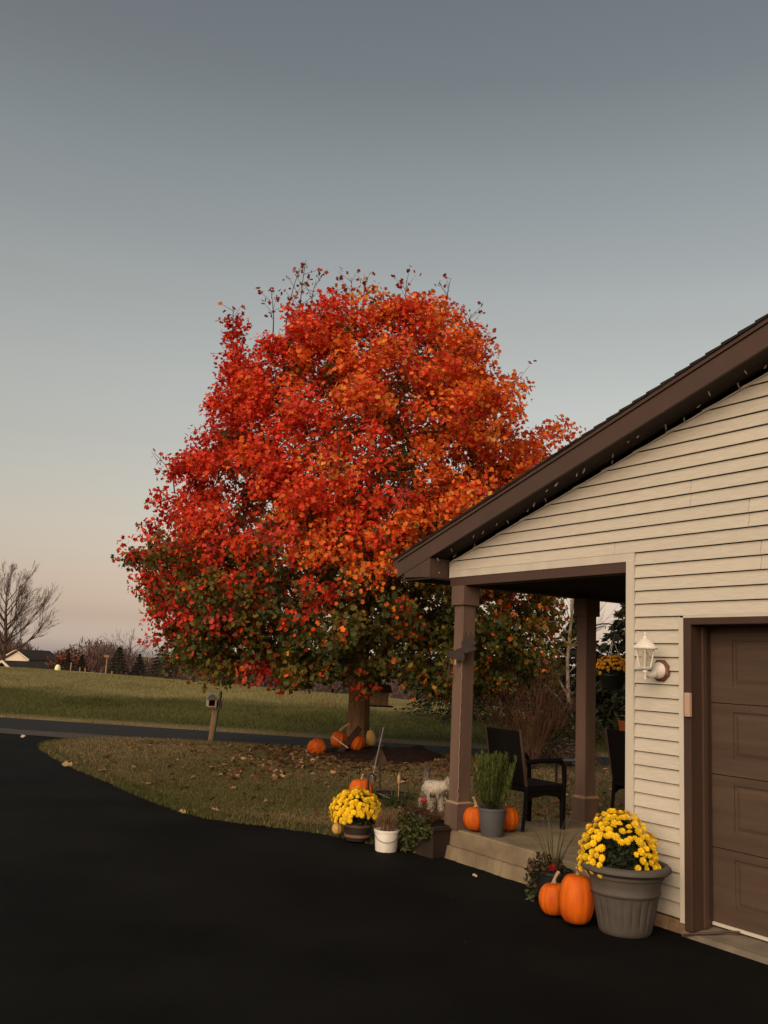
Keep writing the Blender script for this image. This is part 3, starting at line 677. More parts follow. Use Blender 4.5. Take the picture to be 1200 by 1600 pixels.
mb2 = thing('potted_chrysanthemum', 'yellow mum in a banded brown barrel pot with a black hanging hook', 'potted plant', (-.12, 10.05, .02), .3)
mb = MB(); mb.lathe([(.002, 0), (.115, 0), (.125, .02), (.137, .06), (.144, .11), (.146, .16), (.15, .19), (.14, .19), (.13, .15), (.002, .15)], 36, cap=False); mb.build('pot', M['potbrown'], mb2, smooth=50)
for z0, r0 in ((.035, .1345), (.135, .1465)):
    mb = MB(); mb.lathe([(r0 - .004, z0), (r0 + .003, z0 + .002), (r0 + .005, z0 + .028), (r0 - .002, z0 + .032)], 36, cap=False); mb.build('band', M['band'], mb2, smooth=50)
dome_foliage(mb2, (-.03, 0, .25), .21, .20, 1600, .04, DKG + [(.05, .06, .02)], -.4)
flowers(mb2, (-.03, 0, .27), .245, .215, 200, .062, MUM, lambda d: d.z > -.05 or d.x < -.4, -.35)
mb = MB(); q = [(.09, .0, .47), (.088, 0, .55), (.084, 0, .6)]
for i in range(9): a = pi * i / 8; q.append((.084 + .04 - .04 * cos(a), 0, .6 + .05 * sin(a)))
q.append((.166, 0, .575)); mb.tube(q, [.02, .014, .011] + [.0095] * 10, 8); mb.build('hook', M['black'], mb2, smooth=50)
mb = MB()
for i in range(3): mb.tube([(.075 + .014 * i, 0, .50), (.06 + .03 * i, (-.03, .03, 0)[i], .34)], .004, 4)
mb.build('wire', M['black'], mb2)

# ------------------------------------------------------------------ pots on the porch
rp_ = on_house('potted_rosemary', 'upright green rosemary in a plain slate grey pot on porch edge', 'potted plant', -2.335, .125, .277)
mb = MB(); mb.lathe([(.002, 0), (.096, 0), (.1, .006), (.126, .225), (.132, .228), (.134, .25), (.126, .252), (.118, .22), (.002, .215)], 40, cap=False); mb.build('pot', M['potblue'], rp_, smooth=45)
mb = MB(); mb.lathe([(.001, .225), (.118, .222)], 24, cap=False); mb.build('soil', M['soil'], rp_)
mb = MB(); PP, NN, UU = [], [], []
for i in range(46):
    a = random.uniform(0, 2 * pi); e = random.random() ** .6; tx, ty = .225 * e * cos(a), .225 * e * sin(a); h = random.uniform(.42, .56) - .06 * e
    p0 = Vector((.03 * cos(a), .03 * sin(a), .225)); p1 = Vector((tx * .75, ty * .75, .30 + .06 * e)); p2 = Vector((tx, ty, .225 + h)); 
    mb.tube([p0, p1, p2], [.004, .004, .002], 4, False)
    for j in range(210):
        f_ = .28 + .72 * j / 210; p = p0 * (1 - f_) ** 2 + p1 * 2 * f_ * (1 - f_) + p2 * f_ ** 2; t = random.uniform(0, 2 * pi)
        out_ = Vector((cos(t), sin(t), 1.5)).normalized(); PP.append(p + out_ * .012); UU.append(out_); NN.append(Vector((-sin(t), cos(t), .1)) + Vector((random.gauss(0, .4), random.gauss(0, .4), 0)))
mb.build('stems', M['green'], rp_)['kind'] = 'stuff'
n = len(PP); sh = OVAL * np.array([.34, 1, 1])
o = link('foliage', leaves('foliage', np.array(PP), np.array(NN), RNG.uniform(.034, .05, n), pick([(.095, .115, .022), (.125, .14, .032), (.07, .09, .018)], n), M['leaf'], sh, updir=np.array(UU)), rp_); o['kind'] = 'stuff'

sp = on_house('mixed_planter', 'small black pot of spiky grass and trailing plants by pumpkins', 'potted plant', -1.06, -.27, 0)
mb = MB(); mb.lathe([(.002, 0), (.11, 0), (.15, .23), (.158, .235), (.158, .255), (.145, .255), (.135, .2), (.002, .2)], 32, cap=False); mb.build('pot', M['black'], sp, smooth=45)
mb = MB()
for i in range(26):
    a = random.uniform(0, 2 * pi); e = random.uniform(.1, .42); h = random.uniform(.3, .55); wd = .007
    pts = [(.03 * cos(a), .03 * sin(a), .2), (e * .4 * cos(a), e * .4 * sin(a), .2 + h * .7), (e * cos(a), e * sin(a), .2 + h)]
    prev = None; vs = []
    for j in range(6):
        f_ = j / 5; p = Vector(pts[0]) * (1 - f_) ** 2 + Vector(pts[1]) * 2 * f_ * (1 - f_) + Vector(pts[2]) * f_ ** 2; ww = wd * (1 - f_ * .92)
        vs += [p + Vector((-sin(a), cos(a), 0)) * ww, p - Vector((-sin(a), cos(a), 0)) * ww]
    mb.add(vs, [(2 * j, 2 * j + 1, 2 * j + 3, 2 * j + 2) for j in range(5)])
M['spike'] = mat('spike_grass', (.07, .075, .03), .6, (.11, .095, .05), 9, spec=.2)
mb.build('spike_leaves', M['spike'], sp)['kind'] = 'stuff'
def bushy(parent, name, c, r, n, size, cols, shape=OVAL, mt='leaf', flat=.8):
    d = RNG.normal(size=(n, 3)); P = np.array(c) + unit(d) * (RNG.random((n, 1)) ** .5) * np.array(r)
    o = link(name, leaves(name, P, RNG.normal(size=(n, 3)) + [0, 0, flat], RNG.uniform(.6, 1.3, n) * size, pick(cols, n, .35), M[mt], shape), parent); o['kind'] = 'stuff'; return o
bushy(sp, 'foliage', (-.04, -.04, .25), (.17, .16, .12), 420, .05, [(.04, .05, .018), (.07, .075, .03), (.06, .03, .018), (.1, .05, .03)])
bushy(sp, 'trailing_leaves', (-.14, -.1, .12), (.07, .08, .13), 150, .045, [(.05, .06, .025), (.08, .085, .04)])
bushy(sp, 'red_flower', (.11, -.12, .30), (.045, .035, .025), 26, .035, [(.38, .012, .016)])

# ------------------------------------------------------------------ planting group at the porch corner
bk = thing('white_bucket', 'white plastic bucket of dry brown stems on the driveway edge', 'bucket', (.17, 9.62, .004))
mb = MB(); mb.lathe([(.002, 0), (.102, 0), (.106, .008), (.118, .178), (.124, .18), (.125, .2), (.118, .202), (.112, .17), (.002, .165)], 40, cap=False); mb.build('pail', M['white'], bk, smooth=45)
mb = MB(); q = [(.122 * cos(a), .122 * sin(a), .185 - .09 * max(0, sin(a)) * 1.0) for a in np.linspace(0, pi, 15)]
mb.tube([(p[0] * 1.02, -p[1] * 1.04, p[2]) for p in q], .0028, 5); mb.build('handle', M['metalgrey'], bk)
mb = MB()
def sprig(mb, base, spread, h, k, r0=.003):
    for i in range(k):
        a = random.uniform(0, 2 * pi); e = random.random() * spread; x, y = base[0] + random.uniform(-.06, .06), base[1] + random.uniform(-.06, .06)
        hh = h * random.uniform(.5, 1); q = [(x, y, base[2]), (x + e * .4 * cos(a), y + e * .4 * sin(a), base[2] + hh * .6), (x + e * cos(a), y + e * sin(a), base[2] + hh)]
        mb.tube(q, [r0, r0 * .8, r0 * .4], 4, False)
sprig(mb, (0, 0, .15), .16, .27, 90, .0035); M['straw'] = mat('dry_straw', (.20, .12, .065), .9, (.12, .065, .035), 12, spec=.1, jitter=.1)
mb.build('dry_stems', M['straw'], bk)['kind'] = 'stuff'

pl = thing('resin_planter', 'square dark brown planter overflowing with green and dead stems by porch step', 'planter', hw(-2.98, -.06, 0), HROT + .1)
mb = MB(); mb.frustum(0, 0, 0, .26, .15, .185); mb.frustum(0, 0, .255, .3, .2, .205); mb.build('box', M['potbrown'], pl, bevel=.008)
MB().box(-.18, .18, -.18, .18, .28, .302).build('soil', M['soil'], pl)
bushy(pl, 'leafy_vine', (-.2, -.16, .2), (.22, .12, .21), 760, .048, [(.06, .075, .02), (.09, .1, .03), (.045, .055, .015), (.11, .10, .04)])
bushy(pl, 'leafy_vine', (.04, -.2, .27), (.16, .07, .12), 300, .048, [(.07, .08, .024), (.09, .1, .03), (.05, .055, .02)])
mb = MB(); sprig(mb, (-.04, 0, .3), .17, .12, 80, .0028); sprig(mb, (-.24, 0, .2), .22, .30, 140, .0028); mb.build('dead_stems', M['twigred'], pl)['kind'] = 'stuff'
bushy(pl, 'dead_foliage', (-.22, -.02, .31), (.27, .2, .1), 900, .03, [(.07, .035, .02), (.05, .025, .015), (.04, .04, .015)], mt='leafdry')
rf = MB(); rf.lathe([(.001, 0), (.02, .006), (.028, .02), (.02, .034), (.001, .04)], 10, rad=lambda t, i: 1 + .15 * cos(5 * t), cap=False); rf.build('red_flower', M['red'], pl, (-.16, -.02, .47), smooth=50)
mb = MB(); mb.tube([(-.16, 0, .3), (-.16, -.02, .47)], .0035, 5); mb.build('flower_stem', M['green'], pl)

dl = thing('daylily_clump', 'strappy green clump with a pale seed head behind the bucket', 'plant', (.32, 12.2, .03))
mb = MB()
for i in range(80):
    a = random.uniform(0, 2 * pi); e = random.uniform(.1, .45); h = random.uniform(.1, .3); vs = []
    x0, y0 = random.uniform(-.12, .12), random.uniform(-.12, .12)
    for j in range(5):
        f_ = j / 4; p = Vector((x0 + e * f_ * cos(a), y0 + e * f_ * sin(a), h * (2.2 * f_ - 1.6 * f_ * f_))); ww = .011 * (1 - f_ * .9); t = Vector((-sin(a), cos(a), 0)); vs += [p + t * ww, p - t * ww]
    mb.add(vs, [(2 * j, 2 * j + 1, 2 * j + 3, 2 * j + 2) for j in range(4)])
M['strap'] = mat('strap_leaf', (.035, .048, .016), .7, (.06, .065, .022), 6, spec=.2); mb.build('strap_leaves', M['strap'], dl)['kind'] = 'stuff'
mb = MB(); mb.tube([(.02, 0, .1), (.02, 0, .3), (.02, 0, .34), (.02, 0, .4), (.02, 0, .44)], [.005, .006, .022, .02, .005], 8); mb.build('seed_head', M['stem'], dl, smooth=50)
tub = thing('stone_basin', 'low dark basin with a worn grey rim on the lawn by the dog', 'basin', (.30, 13.0, .03)); tub.scale = (.85, .85, .62)
mb = MB(); mb.lathe([(.002, 0), (.2, 0), (.29, .12), (.3, .14), (.285, .145), (.26, .11), (.002, .05)], 36, cap=False); mb.build('bowl', M['mulch'], tub, smooth=45)
mb = MB(); mb.lathe([(.283, .142), (.304, .138), (.306, .15), (.29, .158), (.281, .15), (.283, .142)], 36, cap=False); mb.build('rim', M['dullgrey'], tub, smooth=45)
mb = MB(); mb.tube([(-.22, -.2, .16), (.02, -.35, .09), (.22, -.48, .02)], .008, 6); tag(mb.build('stick', M['metalgrey'], None, (.32, 12.75, .0)), 'thin grey stick leaning from the basin rim down towards the planter', 'stick')

# dark stakes with a pointed cap
sk = thing('garden_stake', 'pair of tall dark iron stakes with a small pointed roof cap', 'garden stake', (.1, 13.2, .03))
mb = MB(); mb.tube([(.02, 0, 0), (.0, 0, .5), (-.02, .02, .92)], .012, 6); mb.build('pole', M['rust'], sk)
mb = MB(); mb.tube([(-.13, -.25, .02), (-.05, -.1, .5), (.03, .03, .92)], .0095, 6); mb.build('pole', M['metalgrey'], sk)
mb = MB(); mb.frustum(0, .03, .44, .64, .11, .015); mb.frustum(0, .03, .42, .44, .12, .11); mb.build('pointed_cap', M['wooddk'], sk)
mb = MB(); mb.box(-.03, .03, -.01, .02, .66, .70); mb.build('clasp', M['rust'], sk)

# crossed boards and mulch under the maple
cb = thing('crossed_boards', 'dark plank crossed by a pale painted stick among pumpkins under maple', 'lawn ornament', lawn_pt(-.60, 18.05, .07))
MB().box(-.055, .055, -.015, .015, -.08, .56).build('plank', M['wooddk'], cb, rot=(R(-12), R(38), 0), bevel=.005)
MB().box(-.012, .012, -.01, .01, -.04, .32).build('stick', M['keypad'], cb, loc=(.1, -.035, .08), rot=(0, R(-57), 0), bevel=.004)
def mound():
    a = np.linspace(0, 2 * pi, 49)[:-1]; r = np.linspace(0, 1, 14); V = []; F = []
    for i, q in enumerate(r):
        for t in a:
            rx, ry = 1.3 * q, 1.55 * q; x, y = .12 + rx * cos(t) * (1 + .08 * sin(3 * t)), 18.4 + ry * sin(t); hgt = .09 * (1 - q ** 2) ** .7 + .12 * math.exp(-(((x - .85) / .33) ** 2 + ((y - 18.2) / .5) ** 2)) * (q < .999)
            V.append((x, y, lz(x, y) + hgt * (1 + .25 * sin(x * 9) * sin(y * 11)) - (.03 if q > .99 else 0)))
    for i in range(13):
        for j in range(48): F.append((i * 48 + j, i * 48 + (j + 1) % 48, (i + 1) * 48 + (j + 1) % 48, (i + 1) * 48 + j))
    me = np_mesh('mulch_bed', np.array(V), np.array(F), M['mulch']); me.polygons.foreach_set('use_smooth', [True] * len(me.polygons)); return me
tag(link('mulch_bed', mound()), 'dark mulch heaped around the foot of the maple trunk', 'mulch', kind='structure')

# fallen leaves
LIT = [(.17, .08, .04), (.22, .11, .05), (.12, .055, .03), (.32, .2, .11), (.15, .06, .03), (.08, .045, .025), (.1, .05, .025)]
P = np.concatenate([lawn_scatter(800, (-5, 3), (9.8, 20), .1), lawn_scatter(900, (-2.5, 2.5), (14.5, 19.5), .1), lawn_scatter(700, (-1.8, 2.2), (16, 18.5), .1), lawn_scatter(900, (2, 9), (12, 21), .1)])
n = len(P); o = link('fallen_leaves', leaves('fallen_leaves', P + [0, 0, .028], RNG.normal(size=(n, 3)) * .35 + [0, 0, 1], RNG.uniform(.035, .095, n), pick(LIT, n, .4), M['leafdry']))
tag(o, 'dry brown and orange maple leaves littering the lawn', 'leaves', kind='stuff')
for lab, x, y, s_, c_ in (('curled tan leaf alone on the black driveway left of the lawn edge', -4.79, 15.36, .16, (.4, .26, .14)), ('pale leaf on the black driveway near the road end', -7.19, 19.95, .1, (.6, .5, .38)),
                    ('tan leaf on the driveway just off the curved lawn edge', -2.16, 11.32, .08, (.42, .27, .13)), ('small pale leaf on the driveway in front of the porch step', .93, 8.6, .045, (.5, .4, .3))):
    me = leaves('fallen_leaf', np.array([[0, 0, .02]]), np.array([[.2, -.5, 1.]]), s_, np.array([c_]), M['leafdry']); tag(link('fallen_leaf', me, None, (x, y, .0)), lab, 'leaf')

n = 40; P = np.c_[RNG.uniform(-6, 1.2, n), RNG.uniform(3.5, 17, n), np.full(n, .006)]; P = P[poly_sd(P[:, 0], P[:, 1], LAWN) < -.15]; n = len(P)
tag(link('grit', leaves('grit', P, RNG.normal(size=(n, 3)) * .3 + [0, 0, 1], RNG.uniform(.01, .02, n), pick([(.1, .08, .065), (.07, .055, .045)], n, .3), M['leafdry'])), 'pale grit and leaf crumbs scattered on the black driveway', 'grit', kind='stuff')

# ------------------------------------------------------------------ dog (rear three-quarter view, head behind the post)
def skin(name, pts, edges, radii, mats, parent=None, sub=2):
    me = bpy.data.meshes.new(name); me.from_pydata(pts, edges, []); o = link(name, me, parent)
    o.modifiers.new('skin', 'SKIN'); sv = me.skin_vertices[0].data if me.skin_vertices else None
    if sv is None:
        bpy.context.view_layer.objects.active = o; o.select_set(True); sv = me.skin_vertices[0].data
    for i, r_ in enumerate(radii): sv[i].radius = (r_, r_) if not hasattr(r_, '__len__') else r_
    sv[0].use_root = True
    ss = o.modifiers.new('sub', 'SUBSURF'); ss.levels = sub; ss.render_levels = sub
    dg = bpy.context.evaluated_depsgraph_get(); dg.update(); nm = bpy.data.meshes.new_from_object(o.evaluated_get(dg)); nm.name = name
    o.modifiers.clear(); o.data = nm; bpy.data.meshes.remove(me)
    nm.materials.clear()
    for mm in mats: nm.materials.append(mm)
    nm.polygons.foreach_set('use_smooth', [True] * len(nm.polygons)); return o
dog = thing('dog', 'small grey and white dog with raised tail half behind the porch post', 'dog', (.72, 12.2, .04), R(-74)); dog.scale = (.92, .92, .92)   # body +x forward, head turned aside
dp = [(0, 0, .30), (.14, 0, .305), (.28, 0, .31), (.35, .03, .335), (.40, .09, .365), (.44, .15, .385), (.475, .215, .36), (.495, .26, .345),
      (-.06, 0, .33), (-.11, 0, .40), (-.12, 0, .49), (-.09, 0, .57),
      (-.02, .075, .25), (.02, .085, .17), (-.06, .085, .10), (-.05, .085, .02), (-.01, .085, .015),
      (-.02, -.075, .25), (.02, -.085, .17), (-.06, -.085, .10), (-.05, -.085, .02), (-.01, -.085, .015),
      (.29, .07, .24), (.28, .075, .14), (.29, .075, .02), (.325, .075, .015), (.29, -.07, .24), (.28, -.075, .14), (.29, -.075, .02), (.325, -.075, .015),
      (.405, .185, .44), (.40, .205, .395), (.475, .10, .44), (.49, .095, .395)]
de = [(0, 1), (1, 2), (2, 3), (3, 4), (4, 5), (5, 6), (6, 7), (0, 8), (8, 9), (9, 10), (10, 11), (0, 12), (12, 13), (13, 14), (14, 15), (15, 16), (0, 17), (17, 18), (18, 19), (19, 20), (20, 21),
      (2, 22), (22, 23), (23, 24), (24, 25), (2, 26), (26, 27), (27, 28), (28, 29), (5, 30), (30, 31), (5, 32), (32, 33)]
dr = [.10, .105, .11, .085, .07, .078, .05, .034,   .07, .05, .046, .02] + [.062, .05, .032, .027, .024] * 2 + [.05, .036, .028, .026] * 2 + [.03, .016] * 2
db = skin('body', dp, de, dr, [M['dogwhite'], M['doggrey']], dog)
gr = lambda x, y, z: (x < .04 + .03 * math.sin(40 * z) and z > .16) or (y > .12 and .31 < z < .385)
mi = [1 if gr(*p.center) else 0 for p in db.data.polygons]
db.data.polygons.foreach_set('material_index', mi)
for s_ in (1, -1):
    MB().lathe([(.001, -.013), (.013, 0), (.001, .013)], 8, cap=False).build('eye', M['black'], dog, (.468 + .033 * s_, .198 - .017 * s_, .42), smooth=60)
MB().lathe([(.001, -.016), (.019, 0), (.001, .016)], 8, cap=False).build('nose', M['black'], dog, (.508, .288, .35), smooth=60)
pts = RNG.normal(size=(900, 3)); bv = np.array([v.co[:] for v in db.data.vertices]); bn = np.array([v.normal[:] for v in db.data.vertices])
ii = RNG.integers(0, len(bv), 6500); isg = np.array([gr(*bv[j]) for j in ii])
fc = np.where(isg[:, None], [.17, .125, .095], [.55, .48, .38]) * RNG.uniform(.6, 1.15, (len(ii), 1))
d_ = unit(bn[ii] + RNG.normal(size=(len(ii), 3)) * .5 + [-.3, 0, -.9]); t_ = unit(np.cross(d_, RNG.normal(size=(len(ii), 3)))) * .004
Vf = np.stack([bv[ii] - t_, bv[ii] + t_, bv[ii] + d_ * RNG.uniform(.015, .04, (len(ii), 1))], 1).reshape(-1, 3)
o = link('fur', np_mesh('fur', Vf, np.arange(len(Vf)).reshape(-1, 3), M['leafdry'], np.repeat(fc, 3, 0)), dog); o['kind'] = 'stuff'

# ------------------------------------------------------------------ chairs and porch furniture
def chair(label, x, y, rz_):
    t = on_house('patio_chair', label, 'chair', x, y, .277, rz_, 'dark wicker porch chairs')     # faces +y
    for sx_ in (-1, 1):
        MB().frustum(sx_ * .25, .24, 0, .40, .02, .024).build('leg', M['wicker'], t, bevel=.005)
        mb = MB(); mb.tube([(sx_ * .25, -.27, 0), (sx_ * .25, -.24, .2), (sx_ * .25, -.23, .42)], [.022, .026, .026], 4); mb.build('leg', M['wicker'], t)
        mb = MB(); mb.tube([(sx_ * .262, .25, .40), (sx_ * .262, .235, .60), (sx_ * .262, .20, .655), (sx_ * .262, -.05, .66), (sx_ * .262, -.26, .64)], [.024, .022, .024, .024, .024], 6); mb.build('armrest', M['wicker'], t, smooth=50)
    MB().box(-.27, .27, -.24, .27, .36, .43).build('seat', M['wicker'], t, bevel=.012)
    for sx_ in (-1, 1):
        mb = MB(); mb.prism([(-.22, .36), (.22, .36), (.22, .27), (.17, .31), (0, .33), (-.17, .31), (-.22, .27)], 'x', sx_ * .25 - .015, sx_ * .25 + .015); mb.build('side_apron', M['wicker'], t)
    mb = MB(); mb.prism([(-.24, .36), (.24, .36), (.24, .27), (.18, .31), (0, .33), (-.18, .31), (-.24, .27)], 'y', .25, .275); mb.build('front_apron', M['wicker'], t)
    mb = MB(); mb.add([(-.25, -.22, .42), (.25, -.22, .42), (.25, -.25, .42), (-.25, -.25, .42), (-.26, -.31, .94), (.26, -.31, .94), (.26, -.34, .94), (-.26, -.34, .94)],
                      [(0, 3, 2, 1), (4, 5, 6, 7), (0, 1, 5, 4), (1, 2, 6, 5), (2, 3, 7, 6), (3, 0, 4, 7)]); mb.build('backrest', M['wicker'], t, bevel=.01)
    for sx_ in (-1, 1):
        mb = MB(); mb.tube([(sx_ * .255, -.235, .42), (sx_ * .265, -.33, .95)], .018, 6); mb.build('back_frame', M['frame'], t)
    return t
chair('dark wicker armchair with tall back behind the rosemary pot', -2.655, .82, R(0))
chair('dark wicker armchair partly hidden by the beige corner trim', -2.44, 2.28, R(-3))
st = thing('side_table', 'low black side table in the yard beyond the porch chairs', 'table', (3.2, 15.7, .03), .4)
MB().box(-.22, .22, -.16, .16, .36, .385).build('top', M['black'], st, bevel=.004)
for a in (-.19, .19):
    for b in (-.13, .13): MB().box(a - .014, a + .014, b - .014, b + .014, 0, .36).build('leg', M['black'], st)
ws = on_house('wire_plant_stand', 'white wire stand leaning against the porch corner trim', 'plant stand', -.66, .5, .277)
mb = MB(); mb.tube([(-.07, -.08, 0), (-.05, -.06, .2), (.0, -.02, .40), (.03, 0, .46), (.08, .02, .48)], .011, 8); mb.build('frame', M['white'], ws, smooth=50)
mb = MB(); mb.tube([(.05, .1, 0), (.04, .06, .25), (.05, .03, .47)], .011, 8); mb.build('frame', M['white'], ws, smooth=50)
mb = MB(); mb.lathe([(.001, -.02), (.018, -.01), (.018, .01), (.001, .02)], 10, (-.09, -.07, .23), cap=False); mb.lathe([(.001, -.02), (.018, -.01), (.018, .01), (.001, .02)], 10, (-.105, -.075, .15), cap=False); mb.build('knob', M['white'], ws, smooth=50)

# shepherd hook and hanging basket
sh_ = thing('shepherd_hook', 'black iron shepherd hook standing behind the second porch post', 'hook', (2.86, 12.62, .03))
mb = MB(); mb.tube([(0, 0, 0), (0, 0, 2.3), (.0, 0, 2.43)], .011, 8); mb.build('pole', M['black'], sh_, smooth=50)
mb = MB(); q = [(0, 0, 2.40), (.08, -.03, 2.425), (.17, -.06, 2.43), (.21, -.075, 2.42), (.228, -.08, 2.38), (.222, -.08, 2.345)]; mb.tube(q, .009, 8)
mb.tube([(.0, 0, 2.36), (.07, -.025, 2.385), (.12, -.04, 2.40), (.14, -.045, 2.385), (.13, -.04, 2.365)], .007, 6); mb.build('arm', M['black'], sh_, smooth=50)
hb = thing('hanging_basket', 'dark hanging basket of amber mums on the shepherd hook', 'hanging basket', (3.085, 12.54, 1.62))
mb = MB(); mb.lathe([(.002, 0), (.11, .0), (.14, .03), (.175, .16), (.182, .165), (.182, .18), (.165, .18), (.002, .15)], 32, cap=False); mb.build('pot', M['black'], hb, smooth=45)
dome_foliage(hb, (0, 0, .2), .185, .17, 1300, .04, DKG, -.25)
flowers(hb, (0, 0, .22), .215, .19, 120, .055, MUMSH, lambda d: d.z > .15 or random.random() < .12, -.2)
mb = MB()
for i in range(3): t = 2 * pi * i / 3; mb.tube([(.17 * cos(t), .17 * sin(t), .18), (.02 * cos(t), .02 * sin(t), .60)], .003, 4)
mb.build('wire', M['white'], hb)
mb = MB(); mb.tube([(0, 0, .58), (.01, 0, .63), (.028, 0, .69), (.025, 0, .74), (.005, 0, .755), (-.02, 0, .745), (-.03, 0, .715)], [.03, .017, .013, .011, .011, .01, .012], 8); mb.build('hook', M['black'], hb, smooth=50)

# ------------------------------------------------------------------ trees
def grow(mb, p, d, length, r, depth, spread=.5, up=.15, kids=(2, 3), seg=4, shrink=.72, tips=None, rmin=.003, sides=None):
    pts = [Vector(p)]; rs = [r]; dd = Vector(d).normalized()
    for i in range(seg):
        dd = (dd + Vector((random.gauss(0, .1), random.gauss(0, .1), random.gauss(0, .07) + up * .25))).normalized()
        pts.append(pts[-1] + dd * length / seg); rs.append(max(rmin, r * (1 - .4 * (i + 1) / seg)))
    mb.tube(pts, rs, sides or (8 if r > .05 else 5 if r > .015 else 3), False)
    if tips is not None: tips.append(pts[-1])
    if depth <= 0: return
    for k in range(random.randint(*kids) + 1):
        f_ = 1 if k == 0 else random.uniform(.3, .95); i = min(seg - 1, int(f_ * seg)); q = pts[i].lerp(pts[i + 1], f_ * seg - i if f_ < 1 else 1)
        a = random.uniform(0, 2 * pi); o1 = dd.orthogonal().normalized(); o2 = dd.cross(o1); sp_ = spread * random.uniform(.5, 1.2) * (.5 if k == 0 else 1)
        nd = (dd + (o1 * cos(a) + o2 * sin(a)) * sp_ + Vector((0, 0, up))).normalized()
        grow(mb, q, nd, length * shrink * random.uniform(.75, 1.1), rs[-1] * (.95 if k == 0 else .68), depth - 1, spread, up, kids, max(2, seg - 1), shrink, tips, rmin, sides)

# the red maple
maple = thing('maple_tree', 'big maple in red and orange autumn leaf, green low down', 'tree', (TREE[0], TREE[1], lz(*TREE)))
maple.scale = (.955, .955, .965)
random.seed(21); mb = MB(); z0 = 0
mb.lathe([(.34, -.1), (.29, .05), (.25, .2), (.225, .45), (.212, .9), (.215, 1.3), (.24, 1.6), (.26, 1.75)], 40, rad=lambda t, i: 1 + .05 * cos(7 * t + .3 * i) + .03 * cos(13 * t) + (.1 * max(0, cos(5 * t)) if i < 2 else 0), cap=False)
mb.build('trunk', M['bark'], maple, smooth=60)
mb = MB()
for i in range(9):
    a = 2 * pi * i / 9 + random.uniform(-.2, .2); e = random.uniform(.35, 1.1)
    grow(mb, (.12 * cos(a), .12 * sin(a), 1.5), (cos(a) * e, sin(a) * e, 1), random.uniform(1.7, 2.3), .10, 3, .55, .12, (2, 3), 5, .72)
grow(mb, (0, 0, 1.55), (.05, 0, 1), 2.2, .15, 4, .5, .2, (2, 3), 5, .75)
mb.build('branches', M['twig'], maple)['kind'] = 'stuff'
PZ = np.array([1.30, 1.45, 1.65, 2.03, 2.56, 3.23, 3.9, 4.59, 5.57, 6.42, 6.99, 7.7, 8.4, 9.0, 9.6, 10.05])
PL = np.array([-3.4, -4.3, -4.6, -4.7, -4.75, -4.85, -5.0, -4.7, -4.5, -4.4, -4.1, -3.6, -2.6, -2.15, -1.8, -1.3])
PRr = np.array([.9, 2.2, 3.4, 4.1, 4.25, 4.3, 4.25, 4.15, 4.1, 4.0, 3.7, 3.2, 2.75, 2.45, 1.95, 1.2])
def crown_pt(n, lo, hi):
    z = np.interp(RNG.random(n), np.linspace(0, 1, 40), np.interp(np.linspace(0, 1, 40), np.cumsum(np.interp(np.linspace(1.62, 9.3, 60), PZ, PRr - PL)) / np.interp(np.linspace(1.62, 9.3, 60), PZ, PRr - PL).sum(), np.linspace(1.62, 9.3, 60)))
    l, r = np.interp(z, PZ, PL), np.interp(z, PZ, PRr); c, hw_ = (l + r) / 2, (r - l) / 2
    ph = RNG.uniform(0, 2 * pi, n); rho = RNG.uniform(lo, hi, n)
    X = c + hw_ * rho * np.cos(ph); Y = hw_ * .95 * rho * np.sin(ph)
    return np.c_[X, Y, z], rho, ph
CP, CR, CPH = crown_pt(1150, .60, .915)
lob = 1 + .05 * vnoise(CP, 1.1, 9)[:, None]; cen = np.c_[np.full(len(CP), -.45), np.zeros(len(CP)), np.full(len(CP), 4.2)]
CP = cen + (CP - cen) * lob
extra = np.array([(-2.9, -.6, 7.9), (-2.95, -.6, 8.2), (-3.0, -.6, 8.5), (-3.0, -.6, 8.75), (-2.8, -.7, 7.7), (-2.55, -.5, 7.6),
                  (-4.75, -.3, 3.8), (-4.85, 0, 3.95), (-4.5, -.4, 3.75), (4.0, -.5, 6.75), (3.8, -.4, 6.9), (1.25, 0, 9.6), (.9, 0, 9.65), (.4, 0, 9.5), (-.9, 0, 9.4), (1.5, -.2, 9.4), (2.1, 0, 8.5), (2.1, 0, 9.0), (-.2, .1, 9.3),
                  (-3.3, -2.4, 2.6), (-3.0, -2.5, 2.5), (-3.6, -2.2, 2.75), (-3.7, -1.9, 2.3), (-4.1, -1.3, 3.2), (-4.3, -.9, 3.4), (-1.6, -2.2, 1.75), (-1.4, -2.3, 1.65), (-1.8, -2.2, 1.95), (-2.2, -2.3, 2.5), (-2.5, -2.4, 2.7), (-1.9, -2.4, 2.45), (-.7, -2.6, 2.95), (-.5, -2.6, 3.05)])
CP = np.r_[CP, extra]; CR = np.r_[CR, np.ones(len(extra))]
XO = TREE[0] + 0
